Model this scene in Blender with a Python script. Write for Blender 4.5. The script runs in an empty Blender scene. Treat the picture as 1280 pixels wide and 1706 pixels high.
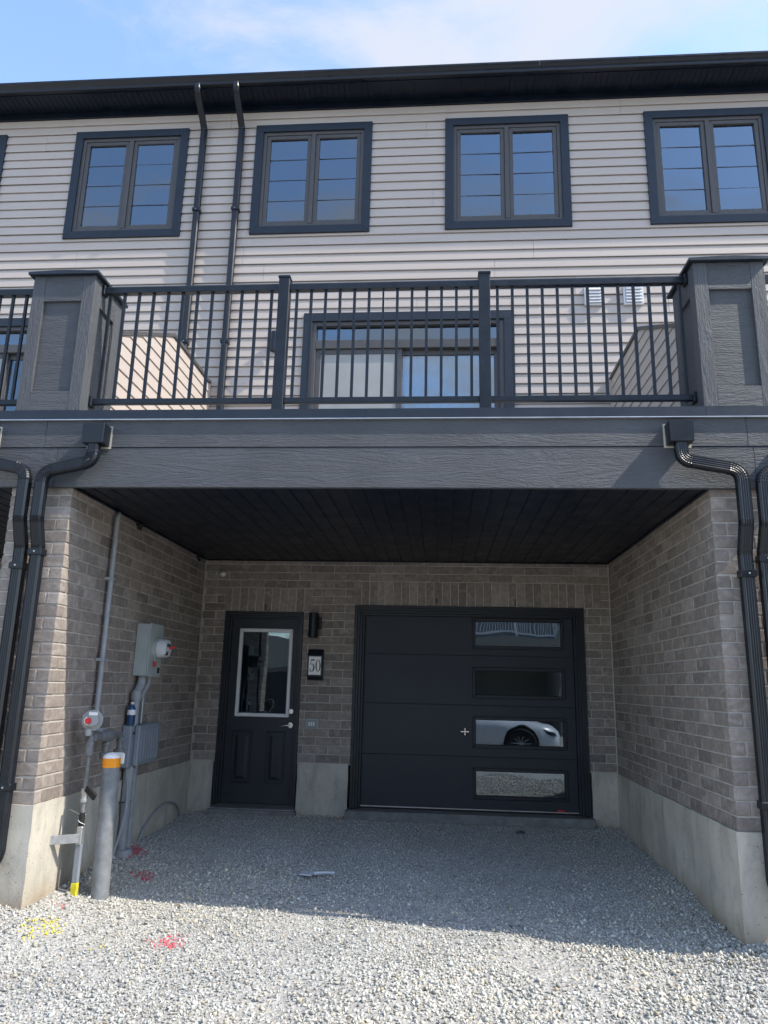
import bpy, bmesh, math, random
import numpy as np
from mathutils import Vector, Matrix, noise as mnoise
random.seed(11)
rng = np.random.default_rng(5)
sc = bpy.context.scene
COL = sc.collection

# ------------------------------------------------------------------ camera, sky, sun, exposure
CAM = Vector((2.7084, -8.1945, 0.826))
yaw, pitch, roll = -0.0807, 0.2325, 0.0236
fw = Vector((math.sin(yaw)*math.cos(pitch), math.cos(yaw)*math.cos(pitch), math.sin(pitch)))
r0 = Vector((math.cos(yaw), -math.sin(yaw), 0.0)); u0 = r0.cross(fw)
rr = math.cos(roll)*r0 + math.sin(roll)*u0
uu = -math.sin(roll)*r0 + math.cos(roll)*u0
cd = bpy.data.cameras.new('camera'); cam = bpy.data.objects.new('camera', cd); COL.objects.link(cam)
cam.matrix_world = Matrix(((rr.x, uu.x, -fw.x, CAM.x), (rr.y, uu.y, -fw.y, CAM.y), (rr.z, uu.z, -fw.z, CAM.z), (0, 0, 0, 1)))
cd.sensor_fit = 'VERTICAL'; cd.sensor_height = 36.0; cd.lens = 1226.9/1706*36.0
cd.clip_start = 0.05; cd.clip_end = 3000
sc.camera = cam

SUN = Vector((0.87, -0.20, 1.0)).normalized()
SKY_STRENGTH, SUN_STRENGTH, EXPOSURE = 0.15, 2.0, 1.58
w = bpy.data.worlds.new('World'); sc.world = w; w.use_nodes = True
nt = w.node_tree; nt.nodes.clear()
def wn(t, **k):
    n = nt.nodes.new(t)
    for a, b in k.items(): setattr(n, a, b)
    return n
out = wn('ShaderNodeOutputWorld'); bg = wn('ShaderNodeBackground'); bg.inputs['Strength'].default_value = SKY_STRENGTH
sky = wn('ShaderNodeTexSky', sky_type='NISHITA', sun_disc=False)
sky.sun_elevation = math.asin(SUN.z); sky.sun_rotation = math.atan2(SUN.x, SUN.y)
sky.air_density = 1.0; sky.dust_density = 0.6; sky.ozone_density = 1.8
tc = wn('ShaderNodeTexCoord'); sep = wn('ShaderNodeSeparateXYZ'); nt.links.new(tc.outputs['Generated'], sep.inputs[0])
zz = wn('ShaderNodeMath', operation='MAXIMUM'); zz.inputs[1].default_value = 0.06; nt.links.new(sep.outputs['Z'], zz.inputs[0])
dx = wn('ShaderNodeMath', operation='DIVIDE'); dy = wn('ShaderNodeMath', operation='DIVIDE')
nt.links.new(sep.outputs['X'], dx.inputs[0]); nt.links.new(zz.outputs[0], dx.inputs[1])
nt.links.new(sep.outputs['Y'], dy.inputs[0]); nt.links.new(zz.outputs[0], dy.inputs[1])
cmb = wn('ShaderNodeCombineXYZ'); nt.links.new(dx.outputs[0], cmb.inputs[0]); nt.links.new(dy.outputs[0], cmb.inputs[1])
n1 = wn('ShaderNodeTexNoise'); n1.inputs['Scale'].default_value = 1.35; n1.inputs['Detail'].default_value = 10; n1.inputs['Roughness'].default_value = 0.62; n1.inputs['Distortion'].default_value = 0.9
mpw = wn('ShaderNodeMapping'); mpw.inputs['Location'].default_value = (15.2, 9.9, 0); mpw.inputs['Scale'].default_value = (0.75, 1.25, 1)
nt.links.new(cmb.outputs[0], mpw.inputs[0]); nt.links.new(mpw.outputs[0], n1.inputs['Vector'])
mr = wn('ShaderNodeMapRange', interpolation_type='SMOOTHSTEP'); mr.inputs['From Min'].default_value = 0.42; mr.inputs['From Max'].default_value = 0.66; mr.inputs['To Max'].default_value = 0.92
nt.links.new(n1.outputs['Fac'], mr.inputs['Value'])
mixw = wn('ShaderNodeMix', data_type='RGBA'); mixw.inputs['B'].default_value = (1.80, 1.90, 2.12, 1)
nt.links.new(mr.outputs[0], mixw.inputs['Factor']); nt.links.new(sky.outputs[0], mixw.inputs['A'])
nt.links.new(mixw.outputs['Result'], bg.inputs['Color']); nt.links.new(bg.outputs[0], out.inputs[0])

sd = bpy.data.lights.new('sun', 'SUN'); sd.energy = SUN_STRENGTH; sd.angle = math.radians(0.53); sd.color = (1.0, 0.925, 0.81)
so = bpy.data.objects.new('sun', sd); COL.objects.link(so); so.location = (20, -5, 25)
so.rotation_euler = SUN.to_track_quat('Z', 'Y').to_euler()
vs = sc.view_settings; vs.view_transform = 'Standard'; vs.look = 'None'; vs.gamma = 1; vs.exposure = EXPOSURE; vs.use_curve_mapping = False
sc.cycles.max_bounces = 10; sc.cycles.diffuse_bounces = 6; sc.cycles.glossy_bounces = 4; sc.cycles.transparent_max_bounces = 12

# ------------------------------------------------------------------ materials
MATS = {}
def newmat(name):
    m = bpy.data.materials.new(name); m.use_nodes = True; m.node_tree.nodes.clear(); MATS[name] = m
    t = m.node_tree; o = t.nodes.new('ShaderNodeOutputMaterial'); p = t.nodes.new('ShaderNodeBsdfPrincipled')
    t.links.new(p.outputs[0], o.inputs[0]); return m, t, p
def nd(t, ty, ins=None, **k):
    n = t.nodes.new(ty)
    for a, b in k.items(): setattr(n, a, b)
    for a, b in (ins or {}).items():
        if hasattr(b, 'is_output'): t.links.new(b, n.inputs[a])
        else: n.inputs[a].default_value = b
    return n
def mixc(t, f, a, b, bt='MIX'):
    n = nd(t, 'ShaderNodeMix', data_type='RGBA', blend_type=bt)
    for s, v in (('Factor', f), ('A', a), ('B', b)):
        if hasattr(v, 'is_output'): t.links.new(v, n.inputs[s])
        else: n.inputs[s].default_value = v if s == 'Factor' else (*v, 1)
    return n.outputs['Result']
def rng_(t, v, a, b, c=0., d=1.):
    return nd(t, 'ShaderNodeMapRange', {'Value': v, 'From Min': a, 'From Max': b, 'To Min': c, 'To Max': d}).outputs[0]
def pos(t, scale=(1, 1, 1), rnd=0.):
    g = nd(t, 'ShaderNodeNewGeometry').outputs['Position']
    if rnd:
        oi = nd(t, 'ShaderNodeObjectInfo').outputs['Random']
        m = nd(t, 'ShaderNodeMath', {0: oi, 1: rnd}, operation='MULTIPLY').outputs[0]
        g = nd(t, 'ShaderNodeVectorMath', {0: g, 1: m}, operation='ADD').outputs[0]
    return nd(t, 'ShaderNodeMapping', {'Vector': g, 'Scale': scale}).outputs[0]
def noise(t, vec, scale, detail=4, rough=.55, dist=0.):
    return nd(t, 'ShaderNodeTexNoise', {'Vector': vec, 'Scale': scale, 'Detail': detail, 'Roughness': rough, 'Distortion': dist}).outputs['Fac']
def bump(t, p, h, strength, dist):
    b = nd(t, 'ShaderNodeBump', {'Height': h, 'Strength': strength, 'Distance': dist}); t.links.new(b.outputs[0], p.inputs['Normal'])
def setp(t, p, col=None, rough=None, spec=None, metal=None):
    for s, v in (('Base Color', col), ('Roughness', rough), ('Specular IOR Level', spec), ('Metallic', metal)):
        if v is None: continue
        if hasattr(v, 'is_output'): t.links.new(v, p.inputs[s])
        else: p.inputs[s].default_value = (*v, 1) if s == 'Base Color' else v

def simple(name, col, rough=.5, spec=.5, metal=0., dirt=.12, dscale=9., bscale=0., bstr=.1, bdist=.001):
    m, t, p = newmat(name)
    P = pos(t, rnd=3.)
    f = noise(t, P, dscale, 6, .6)
    c = mixc(t, rng_(t, f, .3, .72), [x*(1-dirt) for x in col], [min(1, x*(1+dirt)+.01*dirt) for x in col])
    setp(t, p, c, rng_(t, f, .3, .7, max(.02, rough-.07), min(1, rough+.09)), spec, metal)
    if bscale: bump(t, p, noise(t, P, bscale, 3), bstr, bdist)
    return m
# black painted / powder-coated metals
simple('black_metal', (.0085, .0125, .019), .34, .36, dirt=.25, dscale=14)
simple('trim_metal', (.0125, .0195, .031), .42, .38, dirt=.15, dscale=6, bscale=5, bstr=.12, bdist=.01)
simple('soffit_black', (.0030, .0066, .0155), .36, .34, dirt=.2, dscale=5)
simple('gutter_black', (.0062, .0088, .0135), .33, .40, dirt=.2, dscale=8, bscale=3, bstr=.15, bdist=.01)
simple('door_paint', (.0165, .0195, .026), .42, .40, dirt=.3, dscale=3, bscale=260, bstr=.12, bdist=.0006)
simple('frame_taupe', (.072, .068, .068), .45, .4, dirt=.12)
simple('white_plastic', (.78, .78, .76), .4, .4, dirt=.06)
simple('lite_frame', (.78, .78, .77), .4, .4, dirt=.05)
simple('vent_white', (.62, .63, .65), .45, .4, dirt=.06)
simple('pvc_grey', (.30, .315, .33), .45, .35, dirt=.14, dscale=12)
simple('box_grey', (.38, .42, .41), .42, .4, dirt=.08)
simple('lid_grey', (.23, .255, .29), .5, .35, dirt=.08)
simple('pipe_paint', (.17, .175, .18), .45, .45, dirt=.3, dscale=30, bscale=120, bstr=.25, bdist=.002)
simple('regulator_grey', (.33, .335, .335), .42, .4, dirt=.12)
simple('galvanised', (.45, .46, .47), .38, .5, .7, dirt=.18, dscale=25)
simple('nickel', (.62, .60, .56), .25, .5, 1., dirt=.05)
simple('aluminium', (.50, .51, .52), .38, .5, .85, dirt=.15)
simple('red_plastic', (.62, .025, .03), .4, .45, dirt=.08)
simple('orange_band', (.85, .30, .012), .35, .4, dirt=.06)
simple('yellow_paint', (.60, .52, .03), .6, .3, dirt=.35, dscale=22)
simple('blue_plastic', (.020, .065, .16), .15, .6, dirt=.2)
simple('rubber', (.02, .02, .021), .7, .3)
simple('sign_white', (.88, .87, .84), .45, .35, dirt=.03)
simple('sign_ink', (.008, .008, .009), .5, .3)
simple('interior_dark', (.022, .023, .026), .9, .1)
simple('jamb_white', (.55, .56, .57), .6, .2, dirt=.05)
simple('blind_white', (.86, .87, .87), .7, .2, dirt=.04)
simple('sill_grey', (.20, .20, .195), .9, .15, dirt=.25, dscale=12, bscale=90, bstr=.4, bdist=.003)
simple('bollard_grey', (.20, .212, .222), .5, .35, dirt=.25, dscale=16)
simple('insect_screen', (.32, .325, .32), .8, .1, dirt=.08, dscale=3)
simple('drip_edge', (.50, .52, .55), .35, .5, .5, dirt=.15)
simple('deck_vinyl', (.30, .30, .29), .7, .2)
simple('debris_plastic', (.50, .53, .57), .5, .3)
simple('car_white', (.66, .67, .69), .22, .6, dirt=.02)
simple('opposite_tan', (.27, .255, .215), .7, .2)
simple('opposite_cream', (.26, .255, .25), .7, .2)
simple('roof_shingle', (.035, .036, .038), .9, .15, bscale=30, bstr=.6, bdist=.01)

def glass(name, refl, tint):
    m, t, p = newmat(name); t.nodes.remove(p); o = t.nodes[0]
    tr = nd(t, 'ShaderNodeBsdfTransparent', {'Color': (*tint, 1)})
    P = pos(t); h = noise(t, P, 1.3, 2)
    b = nd(t, 'ShaderNodeBump', {'Height': h, 'Strength': .16, 'Distance': .02})
    gl = nd(t, 'ShaderNodeBsdfGlossy', {'Color': (.74, .88, 1, 1), 'Roughness': .012, 'Normal': b.outputs[0]})
    fr = nd(t, 'ShaderNodeFresnel', {'IOR': refl})
    mx = nd(t, 'ShaderNodeMixShader', {0: fr.outputs[0], 1: tr.outputs[0], 2: gl.outputs[0]})
    t.links.new(mx.outputs[0], o.inputs[0])
glass('glass', 2.75, (.50, .55, .60))
glass('glass_clear', 2.3, (.86, .88, .90))
glass('glass_dark', 2.3, (.30, .33, .36))

m, t, p = newmat('brick')
P = pos(t, rnd=37.)
oi = nd(t, 'ShaderNodeObjectInfo').outputs['Random']
cr = nd(t, 'ShaderNodeValToRGB', {0: oi}); e = cr.color_ramp.elements
e[0].position = 0; e[0].color = (.205, .177, .158, 1); e[1].position = 1; e[1].color = (.345, .305, .275, 1)
for q, c in ((.25, (.290, .248, .217)), (.5, (.248, .216, .195)), (.75, (.312, .265, .231))):
    x = cr.color_ramp.elements.new(q); x.color = (*c, 1)
c = mixc(t, rng_(t, noise(t, P, 26, 6, .65), .3, .75), (.74, .73, .72), (1.2, 1.2, 1.2))
c = mixc(t, 1., cr.outputs[0], c, 'MULTIPLY')
sm = rng_(t, noise(t, pos(t, (1, 1, 1.3), 11.), 7.5, 6, .62, .8), .52, .72)          # mortar haze smeared over the faces
c = mixc(t, nd(t, 'ShaderNodeMath', {0: sm, 1: .42}, operation='MULTIPLY').outputs[0], c, (.56, .52, .46))
sp = rng_(t, noise(t, P, 130, 3, .7), .66, .74)
c = mixc(t, sp, c, (.46, .42, .38))
setp(t, p, c, .9, .18)
hh = nd(t, 'ShaderNodeMath', {0: noise(t, P, 75, 6, .7), 1: noise(t, P, 14, 3)}, operation='ADD').outputs[0]
bump(t, p, hh, .55, .004)

m, t, p = newmat('mortar')
P = pos(t)
c = mixc(t, rng_(t, noise(t, P, 9, 7, .65), .3, .7), (.39, .36, .325), (.54, .505, .46))
setp(t, p, c, .95, .1); bump(t, p, noise(t, P, 140, 4, .7), .7, .004)

m, t, p = newmat('brick_far')
P = pos(t, (1, 1, 1))
g = nd(t, 'ShaderNodeNewGeometry').outputs['Position']; s = nd(t, 'ShaderNodeSeparateXYZ', {0: g})
a = nd(t, 'ShaderNodeMath', {0: s.outputs[0], 1: s.outputs[1]}, operation='ADD').outputs[0]
cc = nd(t, 'ShaderNodeCombineXYZ', {0: a, 1: s.outputs[2]}).outputs[0]
bt = nd(t, 'ShaderNodeTexBrick', {'Vector': cc, 'Color1': (.31, .265, .233, 1), 'Color2': (.27, .235, .21, 1), 'Mortar': (.52, .48, .435, 1), 'Scale': 1., 'Mortar Size': .005, 'Brick Width': .267, 'Row Height': .089})
setp(t, p, bt.outputs[0], .9, .15); bump(t, p, bt.outputs[1], -.5, .004)

m, t, p = newmat('concrete')
P = pos(t)
f1 = noise(t, P, 2.2, 7, .6); f2 = noise(t, pos(t, (3.2, 3.2, 1.1)), 1.9, 8, .72, .6); f3 = noise(t, P, 60, 5, .7)
c = mixc(t, rng_(t, f1, .32, .66), (.40, .37, .305), (.60, .56, .47))
c = mixc(t, rng_(t, f2, .47, .68), c, (.30, .283, .245))
vl = noise(t, pos(t, (34, 34, .9)), 1., 3, .5)
c = mixc(t, rng_(t, vl, .74, .80, 0., .7), c, (.22, .21, .18))
c = mixc(t, rng_(t, f3, .35, .7), c, mixc(t, .5, c, (.50, .48, .43)))
g = nd(t, 'ShaderNodeSeparateXYZ', {0: nd(t, 'ShaderNodeNewGeometry').outputs['Position']}).outputs[2]
n5 = nd(t, 'ShaderNodeMath', {0: g, 1: nd(t, 'ShaderNodeMath', {0: noise(t, P, 6, 5), 1: .22}, operation='MULTIPLY').outputs[0]}, operation='ADD').outputs[0]
c = mixc(t, rng_(t, n5, -.53, -.36, .75, 0.), c, (.30, .225, .155))               # soil stain just above the gravel
pv = nd(t, 'ShaderNodeTexVoronoi', {'Vector': P, 'Scale': 26., 'Randomness': 1.}).outputs['Distance']
pit = rng_(t, pv, .05, .13)
c = mixc(t, pit, (.12, .115, .10), c)
setp(t, p, c, .92, .15)
hb = nd(t, 'ShaderNodeMath', {0: f3, 1: pit}, operation='ADD').outputs[0]
bump(t, p, hb, .5, .004)

def board(name, col, sc1, sc2, dist=.004, strength=.75, rough=.62, var=.12):
    m, t, p = newmat(name)
    P = pos(t, sc1, 9.)
    wv = nd(t, 'ShaderNodeTexNoise', {'Vector': P, 'Scale': 1., 'Detail': 5, 'Roughness': .62, 'Distortion': 1.2}).outputs['Fac']
    ring = nd(t, 'ShaderNodeMath', {0: wv, 1: 34.}, operation='MULTIPLY').outputs[0]
    sn = nd(t, 'ShaderNodeMath', {0: ring}, operation='SINE').outputs[0]
    fine = noise(t, pos(t, sc2, 5.), 1., 5, .65)
    h = nd(t, 'ShaderNodeMath', {0: nd(t, 'ShaderNodeMath', {0: sn, 1: .16}, operation='MULTIPLY').outputs[0], 1: fine}, operation='ADD').outputs[0]
    big = noise(t, pos(t, (1, 1, 1), 5.), 2.5, 5)
    c = mixc(t, rng_(t, big, .3, .7), [x*(1-var) for x in col], [x*(1+var) for x in col])
    c = mixc(t, rng_(t, fine, .62, .78), c, [x*1.35 for x in col])
    setp(t, p, c, rough, .35); bump(t, p, h, strength, dist)
board('board_horizontal', (.080, .086, .095), (1.1, 5, 9), (26, 60, 115), .011, .9)
board('board_vertical', (.080, .086, .095), (9, 9, 1.1), (115, 115, 26), .011, .9)
board('garage_paint', (.028, .032, .042), (1.2, 1, 10), (7, 60, 160), .0010, .5, .5, .08)

m, t, p = newmat('siding')
P = pos(t, (2.0, 2.0, 90.), 6.)
f = noise(t, P, 1., 5, .6)
big = noise(t, pos(t, (1, 1, 1), 4.), 1.1, 3)
c = mixc(t, rng_(t, f, .3, .7), (.440, .382, .338), (.480, .418, .370))
c = mixc(t, rng_(t, big, .3, .7), mixc(t, 1., c, (.96, .96, .97), 'MULTIPLY'), c)
setp(t, p, c, .5, .35); bump(t, p, f, .3, .0012)

m, t, p = newmat('gravel')
at = nd(t, 'ShaderNodeAttribute', attribute_name='stone_colour').outputs['Color']
P = pos(t)
c = mixc(t, 1., at, mixc(t, rng_(t, noise(t, P, 95, 4, .7), .3, .72), (.76, .76, .76), (1.16, 1.16, 1.15)), 'MULTIPLY')
setp(t, p, c, .9, .2); bump(t, p, noise(t, P, 260, 3, .7), .4, .002)

m, t, p = newmat('ground_dust')
P = pos(t)
vo = nd(t, 'ShaderNodeTexVoronoi', {'Vector': P, 'Scale': 42., 'Randomness': 1.})
f = noise(t, P, 70, 6, .7)
vc = nd(t, 'ShaderNodeSeparateColor', {0: vo.outputs['Color']}).outputs[0]
c = mixc(t, vc, (.40, .396, .378), (.64, .632, .60))
c = mixc(t, rng_(t, noise(t, P, .5, 5), .35, .7), c, mixc(t, .3, c, (.40, .36, .29)))
c = mixc(t, rng_(t, f, .3, .7), mixc(t, 1., c, (.65, .65, .65), 'MULTIPLY'), c)
setp(t, p, c, .95, .1)
bump(t, p, nd(t, 'ShaderNodeMath', {0: vo.outputs['Distance'], 1: f}, operation='ADD').outputs[0], .9, .012)

# ------------------------------------------------------------------ builders
def empty(name, loc, label=None, cat=None, group=None, parent=None):
    o = bpy.data.objects.new(name, None); COL.objects.link(o); o.empty_display_size = .1
    o['_w'] = list(loc)
    if parent is not None:
        o.parent = parent; o.location = Vector(loc) - Vector(parent['_w'])
    else: o.location = loc
    tag(o, label, cat, group); return o
def tag(o, label=None, cat=None, group=None, kind=None):
    for k, v in (('label', label), ('category', cat), ('group', group), ('kind', kind)):
        if v: o[k] = v
    return o
def link(o, center, parent):
    COL.objects.link(o); o['_w'] = list(center)
    if parent is not None: o.parent = parent; o.location = Vector(center) - Vector(parent['_w'])
    else: o.location = center
class MB:
    def __init__(s): s.v = []; s.f = []
    def add(s, vs, fs):
        k = len(s.v); s.v += [tuple(v) for v in vs]; s.f += [tuple(i+k for i in f) for f in fs]; return s
    def box(s, x0, x1, y0, y1, z0, z1):
        return s.add([(x0,y0,z0),(x1,y0,z0),(x1,y1,z0),(x0,y1,z0),(x0,y0,z1),(x1,y0,z1),(x1,y1,z1),(x0,y1,z1)],
                     [(0,3,2,1),(4,5,6,7),(0,1,5,4),(1,2,6,5),(2,3,7,6),(3,0,4,7)])
    def prism(s, poly, axis, a, b):
        # poly in the two other axes (cyclic order x:(y,z) y:(x,z) z:(x,y))
        n = len(poly)
        def P(q, h): return {'x': (h, q[0], q[1]), 'y': (q[0], h, q[1]), 'z': (q[0], q[1], h)}[axis]
        return s.add([P(q, a) for q in poly]+[P(q, b) for q in poly],
                     [tuple(range(n))[::-1], tuple(range(n, 2*n))]+[(i, (i+1) % n, n+(i+1) % n, n+i) for i in range(n)])
    def tube(s, pts, rad, seg=14, cap=True):
        pts = [Vector(q) for q in pts]; rad = rad if isinstance(rad, (list, tuple)) else [rad]*len(pts)
        circ = [(math.cos(2*math.pi*i/seg), math.sin(2*math.pi*i/seg)) for i in range(seg)]
        return s.sweep(pts, circ, rad, cap)
    def sweep(s, pts, prof, scl=None, cap=True, u=None):
        pts = [Vector(q) for q in pts]; n = len(pts); scl = scl or [1.]*n
        k = len(prof); vs = []
        for i in range(n):
            T = (pts[min(i+1, n-1)] - pts[max(i-1, 0)]).normalized()
            if u is None: u = Vector((1, 0, 0)) if abs(T.x) < .9 else Vector((0, 1, 0))
            u = (u - T*u.dot(T)).normalized(); v = T.cross(u)
            vs += [pts[i] + (u*a + v*b)*scl[i] for a, b in prof]
        fs = [(i*k+j, i*k+(j+1) % k, (i+1)*k+(j+1) % k, (i+1)*k+j) for i in range(n-1) for j in range(k)]
        if cap: fs += [tuple(range(k))[::-1], tuple((n-1)*k+j for j in range(k))]
        s.u = u
        return s.add(vs, fs)
    def cyl(s, a, b, r, seg=18, r2=None): return s.tube([a, b], [r, r if r2 is None else r2], seg)
    def lathe(s, origin, axis, prof, seg=20):
        o = Vector(origin); A = Vector(axis).normalized()
        return s.tube([o + A*h for h, r in prof], [max(r, 1e-4) for h, r in prof], seg)
    def frame(s, x0, x1, z0, z1, w, y0, y1, wb=None):
        # mitred picture frame in the xz plane
        wb = w if wb is None else wb
        O = [(x0,z0),(x1,z0),(x1,z1),(x0,z1)]; I = [(x0+w,z0+wb),(x1-w,z0+wb),(x1-w,z1-w),(x0+w,z1-w)]
        for i in range(4):
            j = (i+1) % 4; q = [O[i], O[j], I[j], I[i]]
            s.prism(q, 'y', y0, y1)
        return s
    def build(s, name, mat, parent=None, bevel=0., smooth=0., kind=None, label=None):
        vs = np.array(s.v, dtype=float); c = (vs.min(0)+vs.max(0))/2
        me = bpy.data.meshes.new(name); me.from_pydata([tuple(q) for q in vs-c], [], s.f)
        bm = bmesh.new(); bm.from_mesh(me)
        bmesh.ops.recalc_face_normals(bm, faces=bm.faces)
        if bevel:
            ed = [e for e in bm.edges if len(e.link_faces) == 2 and e.calc_face_angle(0) > .5]
            bmesh.ops.bevel(bm, geom=ed, offset=bevel, segments=1, affect='EDGES', clamp_overlap=True)
        bm.to_mesh(me); bm.free()
        if smooth:
            me.polygons.foreach_set('use_smooth', [True]*len(me.polygons)); me.set_sharp_from_angle(angle=math.radians(smooth))
        me.materials.append(MATS[mat])
        o = bpy.data.objects.new(name, me); link(o, c, parent)
        tag(o, label, kind=kind); return o
def arc(pts, rad, n=7):
    """fillet a polyline; returns list of (kind, points) chunks: straight / bend"""
    pts = [Vector(q) for q in pts]; ch = []; cur = pts[0]
    for i in range(1, len(pts)-1):
        a, b, c = pts[i-1], pts[i], pts[i+1]; d1 = (a-b).normalized(); d2 = (c-b).normalized()
        th = math.acos(max(-1, min(1, d1.dot(d2)))); L = min(rad/math.tan(th/2), (a-b).length*.48, (c-b).length*.48)
        p1 = b+d1*L; p2 = b+d2*L; ch.append(('straight', [cur, p1]))
        ch.append(('bend', [(1-q)**2*p1+2*q*(1-q)*b+q*q*p2 for q in [k/n for k in range(n+1)]])); cur = p2
    ch.append(('straight', [cur, pts[-1]])); return ch
def flat(ch):
    r = []
    for k, q in ch: r += q if not r else q[1:]
    return r

W, D, P5 = 4.543, 3.16, 5.006            # bay width, recess depth, pitch of the row
PW = .463                                # brick pier width
SOF = 2.20                               # recess ceiling
DECK = 2.775                             # deck level

# ------------------------------------------------------------------ ground
def gz(x, y):
    ys = [-60, -6, -5, -4, -3.2, -2.6, -1.5, -.5, 0, 50]; zs = [-.80, -.79, -.785, -.765, -.725, -.70, -.625, -.545, -.508, -.508]
    z = np.interp(y, ys, zs)
    x = np.asarray(x, float); y = np.asarray(y, float)
    fr = np.clip((-.4-y)/1.2, 0, 1)*np.clip((y+4.2)/.9, 0, 1)
    for xc in (W, W+PW, 0, -PW):
        z = z + fr*.055*np.exp(-((x-xc)/.38)**2)
    for xc in (1.75, 3.35): z = z-.014*np.exp(-((x-xc-.1*np.sin(y*1.2))/.20)**2)*np.clip((-y-.4)/.6, 0, 1)
    for xc in (-.2, W+.23): z = z + .05*np.exp(-((x-xc)/.5)**2-((y+3.25)/.4)**2)
    und = .012*np.sin(1.7*x+.6)*np.sin(2.3*y+.4)+.008*np.sin(4.1*x+2.1*y)+.006*np.sin(7.3*x-5.2*y+1.)+.005*np.sin(11*y+3*x)
    z = z + und*np.clip((-y-.2)/.8, 0, 1)
    return z
xs = sorted(set([round(q, 3) for q in list(np.arange(-6, 12.01, .12))]+[-400, -200, -100, -50, -25, -14, -9, 15, 20, 30, 55, 110, 200, 400]))
ysg = sorted(set([round(q, 3) for q in list(np.arange(-9, .6, .12))]+[-400, -200, -100, -60, -40, -30, -22, -16, -12, 3, 12, 50, 150, 400]))
gv = []; gf = []
nx, ny = len(xs), len(ysg)
for yy in ysg:
    for xx in xs:
        gv.append((xx, yy, float(gz(xx, yy)) - (.0 if -8 < yy < 0 else .01)))
for j in range(ny-1):
    for i in range(nx-1): gf.append((j*nx+i, j*nx+i+1, (j+1)*nx+i+1, (j+1)*nx+i))
me = bpy.data.meshes.new('ground'); me.from_pydata(gv, [], gf); me.materials.append(MATS['ground_dust'])
me.polygons.foreach_set('use_smooth', [True]*len(me.polygons))
go = bpy.data.objects.new('ground', me); COL.objects.link(go); tag(go, 'dusty gravel lane and driveway ground', None, None, 'structure')

# ------------------------------------------------------------------ gravel (stuff)
def stone_templates(n):
    T = []
    for k in range(n):
        bm = bmesh.new(); m = random.choice((7, 8, 9, 10))
        for i in range(m):
            v = Vector((random.gauss(0, 1), random.gauss(0, 1), random.gauss(0, 1))).normalized()
            v *= random.uniform(.8, 1.1); bm.verts.new((v.x, v.y*random.uniform(.6, 1.), v.z*random.uniform(.5, .8)))
        r = bmesh.ops.convex_hull(bm, input=bm.verts)
        bmesh.ops.triangulate(bm, faces=bm.faces)
        loose = [v for v in bm.verts if not v.link_faces]
        bmesh.ops.delete(bm, geom=loose, context='VERTS'); bm.verts.index_update()
        T.append((np.array([v.co[:] for v in bm.verts]), np.array([[v.index for v in f.verts] for f in bm.faces]))); bm.free()
    return T
TPL = stone_templates(18)
def scatter(x0, x1, y0, y1, step, rmin, rmax, lift):
    X, Y = np.meshgrid(np.arange(x0, x1, step), np.arange(y0, y1, step))
    X = X.ravel() + rng.uniform(-.62, .62, X.size)*step; Y = Y.ravel() + rng.uniform(-.62, .62, Y.size)*step
    r = rmin + (rmax-rmin)*rng.beta(1.5, 3.0, X.size)
    ok = np.ones(X.size, bool)
    ins = (Y > -D-.005)
    for a, b in ((-PW, 0), (W, W+PW)): ok &= ~(ins & (X > a-.004) & (X < b+.004))
    ok &= Y < -.015
    rut = np.exp(-((X-1.75-.1*np.sin(Y*1.3))/.22)**2)+np.exp(-((X-3.35-.1*np.sin(Y*1.1+1))/.22)**2)
    fines = np.sin(2.1*X+1.3*np.sin(1.7*Y))*np.sin(1.9*Y+1.1*np.sin(2.3*X)+.8)
    ok &= rng.random(X.size) > .34*rut*np.clip((Y+5.5)/2., 0, 1)*(Y < -.5)+.45*np.clip(fines-.55, 0, .4)/.4
    ok &= ~((X > 1.70) & (X < 4.30) & (Y > -.17)) & ~((X > .24) & (X < 1.19) & (Y > -.10))
    return X[ok], Y[ok], r[ok], lift
batches = [scatter(-1.0, 5.6, -3.5, 0, .0205, .0065, .0160, .35),
           scatter(-1.6, 6.4, -5.3, -3.5, .0215, .0075, .0190, .35),
           scatter(-1.6, 6.4, -5.3, -1.8, .085, .014, .0235, .5),
           scatter(-2.2, 7.2, -6.6, -5.3, .040, .012, .024, .4)]
spots = [(.10, -1.66, .11, (.72, .02, .05), 1.), (.42, -2.15, .075, (.66, .04, .08), .9), (.47, -2.25, .04, (.55, .04, .07), .6), (1.04, -3.28, .09, (.70, .08, .12), .9), (.90, -3.27, .02, (.66, .12, .15), .9),
         (.17, -2.98, .035, (.70, .09, .13), .7), (.27, -3.35, .11, (.80, .68, .02), 1.), (.66, -3.44, .03, (.80, .68, .02), .8),
         (1.7, -.10, .05, (.65, .16, .06), .5)]
AV = []; AF = []; AC = []; off = 0
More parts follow.
